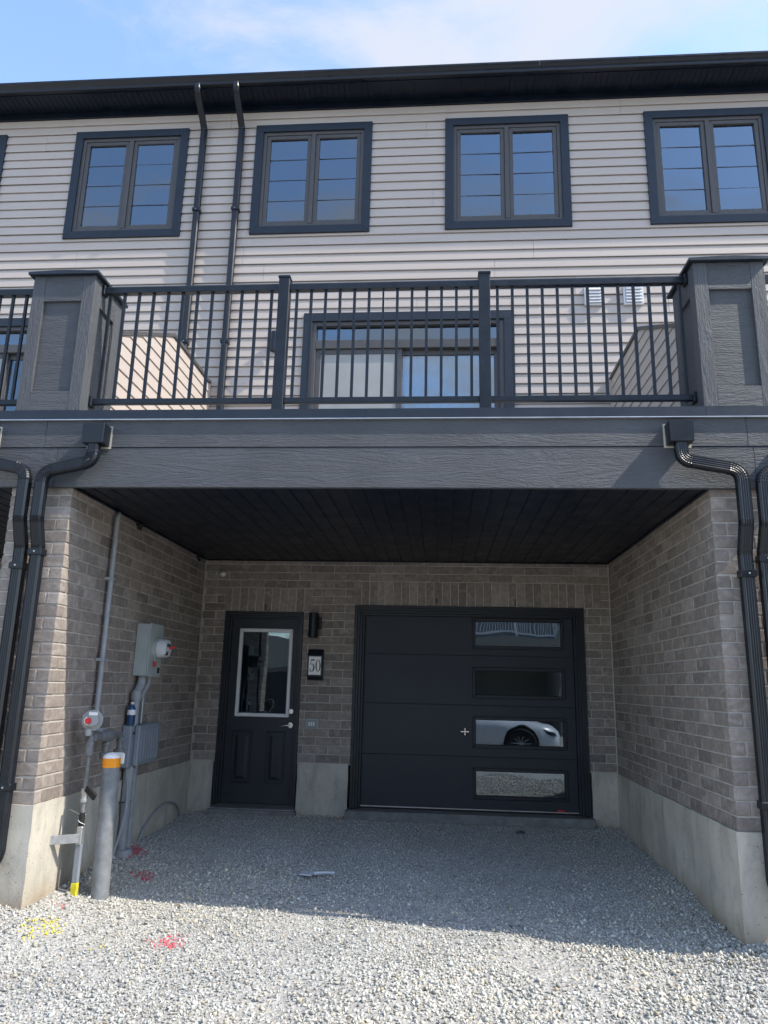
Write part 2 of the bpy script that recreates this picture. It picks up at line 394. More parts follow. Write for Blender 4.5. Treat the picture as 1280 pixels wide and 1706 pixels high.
for X, Y, r, lift in batches:
    n = X.size; tid = rng.integers(0, len(TPL), n); Z = gz(X, Y)
    q = rng.normal(size=(n, 4)); q[:, 1:3] *= .45; q /= np.linalg.norm(q, axis=1)[:, None]
    a, b, c, d = q.T
    R = np.stack([1-2*(c*c+d*d), 2*(b*c-a*d), 2*(b*d+a*c), 2*(b*c+a*d), 1-2*(b*b+d*d), 2*(c*d-a*b), 2*(b*d-a*c), 2*(c*d+a*b), 1-2*(b*b+c*c)], 1).reshape(n, 3, 3)
    big = np.sin(.9*X+2.1*np.sin(.7*Y))*np.sin(1.1*Y+1.3*np.sin(.8*X+1.))
    r = r*(1+.16*big+.22*np.clip((X-3.2)/1.2, 0, 1)*np.clip((-2.6-Y)/.6, 0, 1))
    lum = np.clip(rng.normal(.485, .105, n), .2, .80); hue = rng.normal(0, .02, n)
    patch = .5+.5*np.sin(1.3*X+.7)*np.sin(.9*Y+2.)
    big = np.sin(.9*X+2.1*np.sin(.7*Y))*np.sin(1.1*Y+1.3*np.sin(.8*X+1.))
    lum = lum*(.95+.08*patch)*(1+.07*big)
    colr = np.stack([lum*(1.0+hue), lum*(1.0), lum*(.935-hue*.8), np.ones(n)], 1)
    fine_ = np.clip(big, 0, 1)[:, None]*np.array([[.03, .0, -.06, 0]]); colr = colr*(1+fine_)
    warm = rng.random(n) < .06; colr[warm, :3] *= np.array([1.1, .98, .80])
    for (sx, sy, sr, cc, pr) in spots:
        dd = np.hypot((X-sx), (Y-sy)*.8)/sr; hit = rng.random(n) < pr*np.clip(1.5-dd, 0, 1)
        am = rng.uniform(.72, 1., hit.sum())[:, None]*np.clip(1.4-.5*dd[hit], .5, 1)[:, None]; colr[hit, :3] = colr[hit, :3]*(1-am)+np.array(cc)*am
    sy = rng.uniform(.75, 1.25, (n, 3))
    for k, (tv, tf) in enumerate(TPL):
        I = np.where(tid == k)[0]
        if not I.size: continue
        V = np.einsum('nij,nvj->nvi', R[I], tv[None]*sy[I][:, None, :])*r[I][:, None, None]
        V[:, :, 0] += X[I][:, None]; V[:, :, 1] += Y[I][:, None]; V[:, :, 2] += (Z[I]+r[I]*lift*rng.uniform(.2, 1.3, I.size))[:, None]
        m_ = len(tv); F = tf[None]+(np.arange(I.size)*m_)[:, None, None]+off
        AV.append(V.reshape(-1, 3)); AF.append(F.reshape(-1, 3)); AC.append(np.repeat(colr[I], m_, 0)); off += I.size*m_
AV = np.concatenate(AV); AF = np.concatenate(AF); AC = np.concatenate(AC)
me = bpy.data.meshes.new('gravel'); me.vertices.add(len(AV)); me.vertices.foreach_set('co', AV.ravel().astype(np.float32))
me.loops.add(AF.size); me.loops.foreach_set('vertex_index', AF.ravel().astype(np.int32))
me.polygons.add(len(AF)); me.polygons.foreach_set('loop_start', np.arange(0, AF.size, 3, dtype=np.int32))
me.update(calc_edges=True)
ca = me.color_attributes.new('stone_colour', 'FLOAT_COLOR', 'POINT'); ca.data.foreach_set('color', AC.ravel().astype(np.float32))
me.materials.append(MATS['gravel'])
o = bpy.data.objects.new('gravel', me); COL.objects.link(o); tag(o, 'loose crushed grey limestone gravel with red and yellow paint marks', 'gravel', None, 'stuff')
print('gravel tris', len(AF))

# ------------------------------------------------------------------ bricks
BC = {}
def brick_mesh(lx, ly, lz):
    key = (round(lx, 2), round(ly, 2), round(lz, 3), random.randrange(3))
    if key in BC: return BC[key]
    bm = bmesh.new(); bmesh.ops.create_cube(bm, size=1.)
    for v in bm.verts: v.co = Vector((v.co.x*key[0], v.co.y*key[1], v.co.z*key[2]))
    bmesh.ops.bevel(bm, geom=list(bm.edges), offset=.0045, segments=1, affect='EDGES')
    for v in bm.verts: v.co += Vector([random.uniform(-.0012, .0012) for _ in range(3)])
    me = bpy.data.meshes.new('brick'); bm.to_mesh(me); bm.free(); me.materials.append(MATS['brick']); BC[key] = me
    return me
def brick(parent, x0, x1, y0, y1, z0, z1):
    me = brick_mesh(x1-x0, y1-y0, z1-z0); o = bpy.data.objects.new('brick', me)
    j = [random.uniform(-.0014, .0014) for _ in range(3)]
    link(o, ((x0+x1)/2+j[0], (y0+y1)/2+j[1], (z0+z1)/2+j[2]*.7), parent)
    o.rotation_euler = (random.gauss(0, .0025), random.gauss(0, .002), random.gauss(0, .0025))
CH, BL, BH, BD, J = .089, .257, .079, .09, .010

def rough_box(name, parent, x0, x1, y0, y1, z0, z1, amp=.004, cut=.07, mat='concrete'):
    bm = bmesh.new(); bmesh.ops.create_cube(bm, size=1.)
    for v in bm.verts: v.co = Vector((x0 if v.co.x < 0 else x1, y0 if v.co.y < 0 else y1, z0 if v.co.z < 0 else z1))
    for ax, (a, b) in enumerate(((x0, x1), (y0, y1), (z0, z1))):
        k = int((b-a)/cut)
        for i in range(1, k):
            no = [0, 0, 0]; no[ax] = 1; co = [0, 0, 0]; co[ax] = a+(b-a)*i/k
            bmesh.ops.bisect_plane(bm, geom=bm.verts[:]+bm.edges[:]+bm.faces[:], plane_co=co, plane_no=no)
    c = Vector(((x0+x1)/2, (y0+y1)/2, (z0+z1)/2))
    for v in bm.verts:
        nn = mnoise.noise_vector(v.co*7.)*amp + mnoise.noise_vector(v.co*31.)*amp*.6
        if v.co.z < z1-1e-4: nn.z = 0
        else: nn.z = min(nn.z, .002)
        v.co += nn - c
    me = bpy.data.meshes.new(name); bm.to_mesh(me); bm.free(); me.materials.append(MATS[mat])
    me.polygons.foreach_set('use_smooth', [True]*len(me.polygons)); me.set_sharp_from_angle(angle=math.radians(40))
    o = bpy.data.objects.new(name, me); link(o, c, parent); return o

# rear wall of the recess
rear = empty('brick_wall', (W/2, .05, -.5), 'shaded brown-grey brick wall around the black entry door and garage door', 'wall')
EX0, EX1, EZ1 = .268, 1.168, 1.618
GX0, GX1, GZ1 = 1.742, 4.258, 1.706
Z0 = .018
excl = [(EX0, EX1, -9, EZ1+.02), (GX0, GX1, -9, GZ1+.02), (.248, 1.252, EZ1, Z0+21*CH-.02), (1.722, 4.445, GZ1, Z0+22*CH-.02)]
for k in range(25):
    za = Z0+k*CH; zc = za+BH/2
    iv = [(0.004, W-.004)]
    for a, b, c0, c1 in excl:
        if c0 < zc < c1:
            nv = []
            for s_, e_ in iv:
                if b <= s_ or a >= e_: nv.append((s_, e_)); continue
                if a > s_: nv.append((s_, a))
                if b < e_: nv.append((b, e_))
            iv = nv
    ph = (k % 2)*(BL+J)/2 + .03
    for s_, e_ in iv:
        x = -1.+ph-((-1.+ph) % (BL+J))
        x = math.floor((s_-ph)/(BL+J))*(BL+J)+ph
        while x < e_:
            a, b = max(x, s_), min(x+BL, e_)
            if b-a > .028: brick(rear, a, b, 0, BD, za, za+BH)
            x += BL+J
for x0, x1, z0, nn in ((.25, 1.25, Z0+18*CH, 11), (1.725, 4.443, Z0+19*CH, 30)):
    st = (x1-x0+J)/nn
    for i in range(nn): brick(rear, x0+i*st, x0+(i+1)*st-J, 0, BD, z0, z0+BL)
mb = MB(); yA, yB = .0060, .11
for a in ((.0, EX0, 0, SOF+.03), (EX0, EX1, EZ1, SOF+.03), (EX1, GX0, 0, SOF+.03), (GX0, GX1, GZ1, SOF+.03), (GX1, W, 0, SOF+.03)): mb.box(a[0], a[1], yA, yB, a[2], a[3])
mb.build('mortar', 'mortar', rear)
mb = MB()
for zc in (0,): 
    mb.box(-.004, .010, -.006, .004, 0, SOF); mb.box(W-.010, W+.004, -.006, .004, 0, SOF)
mb.build('corner_sealant', 'mortar', rear, bevel=.003)
for a, b in ((-.02, EX0-.012), (EX1+.01, GX0-.02), (GX1+.015, W+.02)): rough_box('concrete_footing', rear, a, b, -.008, .2, -1.0, .008)
rough_box('concrete_sill', rear, EX0-.02, EX1+.02, -.09, .2, -.9, -.470, .003, mat='sill_grey')
rough_box('concrete_sill', rear, GX0-.03, GX1+.02, -.10, .25, -.9, -.436, .003, mat='sill_grey')
mb = MB()
for x in (2.66, 3.52, .73): mb.box(x-.006, x+.006, -.002, .006, (EZ1 if x < 1 else GZ1)+.01, (EZ1 if x < 1 else GZ1)+.085)
mb.build('weep_vent', 'rubber', rear)

# party walls either side of the recess
def party(x_in, sgn, label):
    # x_in: recess face; wall extends to x_in + sgn*PW
    wl = empty('brick_wall', (x_in+sgn*PW/2, -D/2, -.6), label, 'wall')
    def X(a, b): p_, q_ = x_in+sgn*a, x_in+sgn*b; return (min(p_, q_), max(p_, q_))
    for k in range(25):
        za = .006+k*CH; zb = za+BH
        if k % 2 == 0:
            brick(wl, *X(0, BL), -D, -D+BD, za, zb)
            brick(wl, *X(BL+J, PW), -D, -D+BD, za, zb)
            y = -D+BD+J
        else:
            brick(wl, *X(0, BD), -D, -D+BL, za, zb)
            brick(wl, *X(BD+J, BD+J+BL), -D, -D+BD, za, zb)
            brick(wl, *X(BD+2*J+BL, PW), -D, -D+BD, za, zb)
            y = -D+BL+J
        while y < -.03:
            e_ = min(y+BL, -.012)
            if random.random() < .035 and e_-y > .2: e_ = y+.12
            brick(wl, *X(0, BD), y, e_, za, zb); y = e_+J
    MB().box(*X(.0060, PW-.004), -D+.0060, .12, 0, SOF+.02).build('mortar', 'mortar', wl)
    MB().box(*X(PW-.005, PW), -D+.10, -.01, 0, SOF).build('brick_face', 'brick_far', wl)
    rough_box('concrete_footing', wl, *X(-.012, PW+.01), -D-.012, -.012, -1.1, .004, .006, .06)
    return wl
party(0, -1, 'brick party wall with sunlit corner strip behind the gas regulator and grey meter box')
party(W, 1, 'bare brick party wall on concrete base to the right of the garage door')
# neighbours' recess rear walls (barely seen past the piers)
for a, b, lab in ((-P5, -PW-.002, 'neighbour brick wall deep in the shaded recess beyond the downspout pair'), (W+PW+.002, W+P5, 'neighbour brick wall in the recess beyond the bare party wall')):
    nb = empty('brick_wall', ((a+b)/2, .05, -.6), lab, 'wall'); MB().box(a, b, 0, .1, 0, SOF+.03).build('brick_face', 'brick_far', nb)
    rough_box('concrete_footing', nb, a, b, -.01, .1, -1., .0, .004, .25)
for x0, lab in ((-P5-PW, 'far brick party wall beyond the recess at the left end'), (W+P5, 'far brick party wall beyond the recess at the right end')):
    nb = empty('brick_wall', (x0+PW/2, -D/2, -.6), lab, 'wall'); MB().box(x0, x0+PW, -D, 0, 0, SOF+.02).build('brick_face', 'brick_far', nb)
    rough_box('concrete_footing', nb, x0-.01, x0+PW+.01, -D-.01, -.01, -1.1, .0, .004, .3)

# ------------------------------------------------------------------ townhouse: siding, windows, eave, doors
house = empty('townhouse', (W/2, .2, -.5), 'townhouse row with pale vinyl siding, dark trimmed windows and black eave', 'building')
FX0, FX1 = -5.6, 10.6
WINS = [(-4.78+.0, -3.235), (-2.25, -.69), (.226, 1.77), (2.733, 4.303), (5.248, 6.80), (7.74, 9.31)]
WZ0, WZ1 = 6.405, 8.03
PATS = [(.995-P5, 3.555-P5), (.995, 3.555), (.995+P5, 3.555+P5)]
PZ1 = 5.28
opens = [(a+.03, b-.03, WZ0+.03, WZ1-.03) for a, b in WINS] + [(a+.03, b-.03, DECK-.1, PZ1-.03) for a, b in PATS]
mb = MB()                                                             # sheathing with openings
bx = sorted(set([FX0, FX1]+[q for o_ in opens for q in o_[:2]])); bz = sorted(set([DECK-.4, 8.45]+[q for o_ in opens for q in o_[2:]]))
for i in range(len(bx)-1):
    for j in range(len(bz)-1):
        cx, cz = (bx[i]+bx[i+1])/2, (bz[j]+bz[j+1])/2
        if not any(o_[0] < cx < o_[1] and o_[2] < cz < o_[3] for o_ in opens): mb.box(bx[i], bx[i+1], .022, .16, bz[j], bz[j+1])
mb.build('wall_core', 'siding', house)
CR = .127
def course_profile():
    return [(.016, 0.), (-.008, .0), (-.0095, .003), (-.0090, .012), (.0030, .106), (.0075, .116), (.012, .127)]
PROF = [(.012, .009), (-.0045, .009), (-.0045, 0.)]+course_profile()[1:]; PROF = PROF + [(y, z+CR) for y, z in PROF]
def yat(zl):
    for (y1, z1), (y2, z2) in zip(PROF, PROF[1:]):
        if z1 <= zl <= z2 and z2 > z1: return y1+(y2-y1)*(zl-z1)/(z2-z1)
    return .01
def siding_piece(x0, x1, zrow, za, zb, parent):
    pts = [(y, zrow+z) for y, z in PROF if za-1e-6 <= zrow+z <= zb+1e-6]
    if za > zrow+1e-6: pts = [(yat(za-zrow), za)]+pts
    if zb < zrow+2*CR-1e-6: pts = pts+[(yat(zb-zrow), zb)]
    mb = MB(); n = len(pts)
    mb.add([(x0, y, z) for y, z in pts]+[(x1, y, z) for y, z in pts], [(i, i+1, n+i+1, n+i) for i in range(n-1)])
    mb.add([(x0, .02, za), (x0, .02, zb), (x1, .02, za), (x1, .02, zb)], [])
    k0 = 2*n
    mb.f += [tuple(range(n))+(k0+1, k0), tuple(range(n, 2*n))+(k0+3, k0+2)]
    j = random.uniform(-.0016, .0016); mb.v = [(x, y+j, z) for x, y, z in mb.v]
    return mb.build('siding_panel', 'siding', parent)
zr = 8.275-22*2*CR; row = 0
known = {2: (1.60,), 3: (2.36, 5.95), 5: (5.2,), 6: (2.38, ), 1: (5.75,)}
while zr < 8.26:
    za, zb = max(zr, DECK-.02), min(zr+2*CR, 8.275)
    joints = []; x = FX0+random.uniform(.6, 3.4)
    while x < FX1-.4:
        if not any(a-.12 < x < b+.12 for a, b in WINS) or not (WZ0-.1 < zr+.1 < WZ1): joints.append(x)
        x += random.choice((3.66, 3.66, 2.2, 1.5, 2.9))
    xs_ = [FX0]+joints+[FX1]
    for i in range(len(xs_)-1):
        s_, e_ = xs_[i], xs_[i+1]
        cuts = sorted(set([s_, e_]+[q for o_ in opens if o_[2] < zb and o_[3] > za for q in o_[:2] if s_ < q < e_]))
        for a, b in zip(cuts, cuts[1:]):
            o_ = next((o_ for o_ in opens if o_[2] < zb and o_[3] > za and o_[0] < (a+b)/2 < o_[1]), None)
            a2 = a+(.0016 if a == s_ else 0); b2 = b-(.0016 if b == e_ else 0)
            if b2-a2 < .01: continue
            if o_ is None: siding_piece(a2, b2, zr, za, zb, house)
            else:
                if o_[2]-za > .012: siding_piece(a2, b2, zr, za, o_[2], house)
                if zb-o_[3] > .012: siding_piece(a2, b2, zr, o_[3], zb, house)
    zr += 2*CR; row += 1

def window(x0, x1):
    mb = MB().frame(x0, x1, WZ0, WZ1, .105, -.032, .03)
    wn_ = mb.build('window', 'trim_metal', house, bevel=.003)
    a, b, c, d = x0+.105, x1-.105, WZ0+.105, WZ1-.105
    f = MB().frame(a-.002, b+.002, c-.002, d+.002, .045, -.006, .09); xm = (a+b)/2
    f.box(xm-.028, xm+.028, -.012, .09, c+.04, d-.04).build('frame', 'frame_taupe', wn_, bevel=.003)
    for s0, s1 in ((a+.043, xm-.028), (xm+.028, b-.043)):
        MB().frame(s0+.002, s1-.002, c+.045, d-.045, .05, .006, .07).build('sash', 'frame_taupe', wn_, bevel=.003)
        g0, g1, g2, g3 = s0+.05, s1-.05, c+.093, d-.093
        pn = MB().box(g0-.003, g1+.003, .030, .036, g2-.003, g3+.003).build('pane', 'glass', wn_); pn.rotation_euler = (random.gauss(0, .005), 0, random.gauss(0, .006))
        for k in (1, 2, 3):
            z = g2+(g3-g2)*k/4; MB().box(g0, g1, .0245, .0275, z-.0035, z+.0035).build('grille_bar', 'frame_taupe', wn_)
        mb = MB(); mb.frame(g0-.02, g1+.02, g2-.02, g3+.02, .022, .072, .20); mb.build('jamb', 'jamb_white', wn_)
    MB().box(a, b, .75, .77, c-.1, d+.1).build('interior_backing', 'interior_dark', wn_)
    mb = MB(); mb.box(a-.02, a, .2, .75, c-.1, d+.1).box(b, b+.02, .2, .75, c-.1, d+.1).box(a, b, .2, .75, d+.1, d+.12).box(a, b, .2, .75, c-.12, c-.1)
    mb.build('interior_lining', 'interior_dark', wn_)
for a, b in WINS: window(a, b)

def patio(x0, x1):
    mb = MB(); zb = DECK-.02
    mb.box(x0, x0+.11, -.032, .03, zb, PZ1-.11).box(x1-.11, x1, -.032, .03, zb, PZ1-.11)
    mb.prism([(x0, PZ1-.112), (x0, PZ1), (x1, PZ1), (x1, PZ1-.112)], 'y', -.033, .03)
    pd = mb.build('patio_door', 'trim_metal', house, bevel=.003)
    a, b, d = x0+.11, x1-.11, PZ1-.11
    f = MB(); f.box(a-.002, a+.05, -.004, .12, zb, d).box(b-.05, b+.002, -.004, .12, zb, d).box(a+.05, b-.05, -.004, .12, d-.05, d).box(a+.05, b-.05, -.006, .12, d-.355, d-.245)
    f.build('frame', 'frame_taupe', pd, bevel=.003)
    MB().box(a+.05, b-.05, .05, .056, d-.245, d-.05).build('pane', 'glass', pd, label='narrow transom pane over the sliding door')
    xm = (a+b)/2-.08
    for s0, s1, yy in ((a+.05, xm+.03, .02), (xm-.03, b-.05, .065)):
        MB().frame(s0, s1, zb+.05, d-.355, .065, yy, yy+.04).build('door_leaf', 'frame_taupe', pd, bevel=.003)
        MB().box(s0+.06, s1-.06, yy+.018, yy+.024, zb+.11, d-.415).build('pane', 'glass_clear', pd)
    MB().box(a+.115, xm-.035, .030, .0315, zb+.11, d-.42).build('insect_screen', 'insect_screen', pd)
    n = 26
    for k in range(n):
        xa = xm+.06+(b-.06-xm-.06)*k/n; xb = xm+.06+(b-.06-xm-.06)*(k+1)/n
        MB().add([(xa, .150+.012*(k % 2), zb+.06), (xb+.004, .162-.012*(k % 2), zb+.06), (xb+.004, .162-.012*(k % 2), d-.36), (xa, .150+.012*(k % 2), d-.36), (xa, .154+.012*(k % 2), zb+.06), (xb+.004, .166-.012*(k % 2), zb+.06), (xb+.004, .166-.012*(k % 2), d-.36), (xa, .154+.012*(k % 2), d-.36)],
                 [(0, 1, 2, 3), (4, 7, 6, 5), (0, 4, 5, 1), (3, 2, 6, 7), (0, 3, 7, 4), (1, 5, 6, 2)]).build('blind_slat', 'blind_white', pd)
    MB().box(a, b, .9, .92, zb, d).build('interior_backing', 'interior_dark', pd)
    mb = MB(); mb.box(a-.02, a, .16, .9, zb, d).box(b, b+.02, .16, .9, zb, d).box(a, b, .16, .9, d, d+.02); mb.build('interior_lining', 'interior_dark', pd)
for a, b in PATS: patio(a, b)

# the house behind the facade
for a in ((FX0, FX0+.1, .12, 9, -.9, 8.45), (FX1-.1, FX1, .12, 9, -.9, 8.45), (FX0+.1, FX1-.1, 8.9, 9, -.9, 8.45), (FX0+.1, FX1-.1, .17, 8.9, 2.3, 2.5), (FX0+.1, FX1-.1, .17, 8.9, 5.7, 5.9), (FX0+.1, FX1-.1, .14, 8.9, 8.40, 8.44)):
    MB().box(*a).build('inner_wall', 'interior_dark', house)
for a in ((-.3, -.1, .13, 8.9, -.9, 2.3), (1.35, 1.55, .13, 8.9, -.9, 2.3), (W+.1, W+.3, .13, 8.9, -.9, 2.3)): MB().box(*a).build('inner_wall', 'interior_dark', house)
MB().box(-.1, W+.1, .26, 8.9, -.6, -.47).build('inner_floor', 'interior_dark', house)

# eave
MB().box(FX0, FX1, -.022, .02, 8.262, 8.355).build('frieze_board', 'soffit_black', house, bevel=.002)
x = FX0; k = 0
while x < FX1:
    mb = MB(); n = 4
    for i in range(n):
        a = x+.305*i/n; b = x+.305*(i+1)/n
        mb.box(a+.004, b-.004, -.335, .0, 8.357, 8.372)
    mb.box(x+.001, x+.304, -.335, .0, 8.362, 8.376)
    mb.build('soffit_panel', 'soffit_black', house); x += .305
MB().box(FX0, FX1, -.352, -.334, 8.335, 8.475).build('fascia', 'soffit_black', house)
gp = [(-.353, 8.345), (-.405, 8.345), (-.412, 8.352), (-.414, 8.378), (-.424, 8.395), (-.446, 8.42), (-.456, 8.435), (-.456, 8.458), (-.449, 8.461), (-.446, 8.456), (-.446, 8.44), (-.40, 8.36), (-.358, 8.36), (-.356, 8.47), (-.353, 8.47)]
for a, b in ((FX0, .9), (.902, 3.9), (3.902, 7.1), (7.102, FX1)): MB().prism(gp, 'x', a, b).build('gutter', 'gutter_black', house)
MB().prism([(-.345, 8.477), (-.345, 8.50), (4.5, 10.2), (4.5, 10.1), (.2, 8.477)], 'x', FX0, FX1).build('roof', 'roof_shingle', house)

# vent hoods and upper wall lamp
def hood(x0, x1, z0, z1, lab):
    v = empty('vent_hood', ((x0+x1)/2, -.01, z0), lab, 'vent')
    mb = MB().frame(x0, x1, z0, z1, .022, -.035, 0).build('flange', 'vent_white', v, bevel=.004)
    n = 5
    for i in range(n):
        a = z0+.02+(z1-z0-.04)*i/n; b = z0+.02+(z1-z0-.04)*(i+1)/n
        MB().prism([(-.055, a+.004), (-.058, a+.008), (-.030, b+.004), (-.020, b), (-.020, a+.004)], 'x', x0+.024, x1-.024).build('louvre', 'vent_white', v)
    return v
hood(4.41, 4.63, 5.325, 5.57, 'white louvred vent hood nearer the patio door')
h2 = hood(4.87, 5.10, 5.325, 5.575, 'white louvred vent hood nearer the balcony pillar')
MB().box(4.865, 5.105, -.06, -.02, 5.57, 5.585).build('hood_cap', 'vent_white', h2, bevel=.004)
ul = empty('wall_lamp', (.66, -.02, 4.75), 'slim dark wall lamp on the siding beside the patio door', 'lamp')
MB().box(.625, .70, -.03, 0, 4.80, 4.95).build('backplate', 'black_metal', ul, bevel=.004)
MB().cyl((.66, -.085, 4.75), (.66, -.085, 5.0), .045, 20).build('lamp_tube', 'black_metal', ul, smooth=40)

# entry door
mb = MB()
for (w0, y0, y1) in ((0., -.004, .06), (.022, .018, .09), (.045, .05, .15)):
    a, b, c = EX0+.003+w0, EX1-.003-w0, EZ1-.003-w0; ww = .026
    mb.box(a, a+ww, y0, y1, -.440, c-ww).box(b-ww, b, y0, y1, -.440, c-ww).box(a, b, y0, y1, c-ww, c)
ed = mb.build('entry_door', 'door_paint', house, bevel=.003, label='black entry door with glass upper half and two raised panels')
sx0, sx1, sz0, sz1, sy = EX0+.072, EX1-.072, -.425, EZ1-.072, .085
LX0, LX1, LZ0, LZ1 = .432, 1.040, .470, 1.430
mb = MB()
mb.box(sx0, LX0+.02, sy, sy+.045, sz0, sz1).box(LX1-.02, sx1, sy, sy+.045, sz0, sz1).box(LX0+.02, LX1-.02, sy, sy+.045, LZ1-.02, sz1).box(LX0+.02, LX1-.02, sy, sy+.045, sz0, LZ0+.02)
mb.build('slab', 'door_paint', ed)
MB().frame(LX0, LX1, LZ0, LZ1, .038, sy-.016, sy+.02).build('lite_frame', 'lite_frame', ed, bevel=.007)
MB().box(LX0+.03, LX1-.03, sy+.014, sy+.02, LZ0+.03, LZ1-.03).build('pane', 'glass_dark', ed)
xm = (LX0+LX1)/2
MB().box(xm-.007, xm+.007, sy+.026, sy+.034, LZ0+.035, LZ1-.035).build('grille_bar', 'door_paint', ed)
for k in (1, 2):
    z = LZ0+(LZ1-LZ0)*k/3; MB().box(LX0+.035, LX1-.035, sy+.025, sy+.033, z-.006, z+.006).build('grille_bar', 'frame_taupe', ed)
MB().box(sx0, sx1, sy+.6, sy+.62, sz0, sz1).build('interior_backing', 'interior_dark', ed)
for a, b in ((.42, .645), (.80, 1.015)):
    c, d = -.225, .325
    MB().frame(a, b, c, d, .022, sy-.007, sy+.01).build('panel_moulding', 'door_paint', ed, bevel=.005)
    q = MB(); i0, i1 = .04, .075
    O = [(a+i0, c+i0), (b-i0, c+i0), (b-i0, d-i0), (a+i0, d-i0)]; I = [(a+i1, c+i1), (b-i1, c+i1), (b-i1, d-i1), (a+i1, d-i1)]
    q.add([(x, sy-.0005, z) for x, z in O]+[(x, sy-.011, z) for x, z in I], [(4, 5, 6, 7)]+[(i, (i+1) % 4, 4+(i+1) % 4, 4+i) for i in range(4)])
    q.build('raised_panel', 'door_paint', ed)
hx = 1.062
h = MB(); h.lathe((hx, sy, .39), (0, -1, 0), [(0, .033), (.006, .033), (.012, .028), (.012, .013), (.045, .012), (.047, .001)], 22).build('handle_rose', 'nickel', ed, smooth=35)
MB().tube([(hx+.004, sy-.045, .39), (hx-.03, sy-.05, .389), (hx-.075, sy-.047, .383), (hx-.112, sy-.042, .378)], [.0115, .0105, .009, .007], 12).build('handle', 'nickel', ed, smooth=50)
MB().lathe((hx+.002, sy, .535), (0, -1, 0), [(0, .030), (.010, .030), (.016, .024), (.016, .014), (.022, .013), (.0225, .001)], 22).build('deadbolt', 'nickel', ed, smooth=35)
MB().box(EX1-.052, EX1-.046, .046, .052, .52, .62).build('strike_plate', 'nickel', ed)
MB().prism([(-.085, -.465), (-.085, -.455), (.06, -.432), (.16, -.430), (.16, -.465)], 'x', EX0+.004, EX1-.004).build('threshold', 'aluminium', ed, bevel=.002)

# garage door
mb = MB()
for (w0, y0, y1) in ((0., -.012, .05), (.026, .006, .08), (.052, .03, .11), (.076, .06, .13)):
    a, b, c = GX0+.003+w0, GX1-.003-w0, GZ1-.003-w0; ww = .030
    zb = -.428+(.0 if w0 else -.01)
    mb.box(a, a+ww, y0, y1, -.43, c-ww).box(b-ww, b, y0, y1, -.43, c-ww).box(a, b, y0, y1, c-ww, c)
gd = mb.build('garage_door', 'door_paint', house, bevel=.003, label='dark sectional garage door with a column of four windows')
gx0, gx1, gy = GX0+.100, GX1-.100, .102
zs_ = [1.612, 1.178, .650, .120, -.405]
wz = [(1.238, 1.602), (.714, 1.068), (.196, .548), (-.318, .022)]
WX0, WX1 = 3.052, 4.052
for i in range(4):
    a, b = zs_[i+1]+.0035, zs_[i]-.0035; w0, w1 = wz[i]; w0 += .012; w1 -= .012
    if i == 0: b = GZ1-.09; w1 = 1.588
    mb = MB()
    mb.box(gx0, WX0+.02, gy, gy+.045, a, b).box(WX1-.02, gx1, gy, gy+.045, a, b)
    mb.box(WX0+.02, WX1-.02, gy, gy+.045, a, w0+.02).box(WX0+.02, WX1-.02, gy, gy+.045, w1-.02, b)
    s_ = mb.build('door_section', 'garage_paint', gd)
    MB().frame(WX0, WX1, w0, w1, .038, gy-.012, gy+.02).build('window_frame', 'door_paint', gd, bevel=.006)
    MB().box(WX0+.03, WX1-.03, gy+.016, gy+.022, w0+.03, w1-.03).build('pane', 'glass_dark', gd)
MB().box(gx0, gx1, gy+.012, gy+.04, -.40, 1.62).build('section_core', 'rubber', gd) if False else None
MB().box(gx0, gx1, gy+.9, gy+.92, -.43, 1.7).build('interior_backing', 'interior_dark', gd)
for i in range(1, 4): MB().box(gx0, gx1, gy+.010, gy+.044, zs_[i]-.0034, zs_[i]+.0034).build('section_joint', 'rubber', gd)
MB().box(gx0+.01, gx1-.01, gy-.014, gy+.02, -.414, -.4045).build('bottom_strip', 'aluminium', gd)
MB().box(gx0, gx1, gy+.0, gy+.04, -.431, -.415).build('bottom_seal', 'rubber', gd)
mb = MB(); mb.lathe((2.972, gy, .375), (0, -1, 0), [(0, .022), (.008, .022), (.014, .017), (.03, .015), (.031, .001)], 18)
mb.box(2.925, 3.018, gy-.04, gy-.028, .366, .384).box(2.963, 2.981, gy-.038, gy-.027, .335, .415)
mb.build('handle', 'nickel', gd, bevel=.003)
MB().box(3.93, 4.0, gy-.0165, gy-.0145, -.402, -.383).build('warning_sticker', 'red_plastic', gd)
MB().box(gx1-.03, gx1-.02, gy-.03, gy-.002, -.30, 1.59).build('weather_strip', 'pvc_grey', gd) if False else None
mb = MB(); mb.box(gx1-.012, gx1+.006, gy-.02, gy-.001, -.40, 1.60); mb.build('weather_strip', 'soffit_black', gd, bevel=.003)

# ------------------------------------------------------------------ balcony
bal = empty('balcony', (W/2, -1.6, 2.2), 'charcoal wood-grain balcony with black railing over the recess', 'balcony')
BX0, BX1 = -P5-PW, W+P5+PW
MB().box(BX0, BX1, -D+.002, -.001, 2.225, DECK-.035).build('deck_core', 'soffit_black', bal)
MB().box(BX0, BX1, -D-.03, -.0005, DECK-.034, DECK-.004).build('deck_floor', 'deck_vinyl', bal)
BY0, BY1 = -3.200, -D+.001
def boards(z0, z1, joints, y0):
    js = [BX0]+joints+[BX1]
    for a, b in zip(js, js[1:]): MB().box(a+.001, b-.001, y0, BY1, z0, z1).build('beam_board', 'board_horizontal', bal, bevel=.002)
boards(2.190, 2.487, [-P5-.12, -.13, W+.30, W+.30+P5], BY0)
boards(2.492, 2.712, [-P5-.24, -.235, W+.265, W+.265+P5], BY0-.004)
fl = [BX0, -P5-.5, -P5, -.503, -.012, 2.16, W-.0, W+PW+.06, BX1]
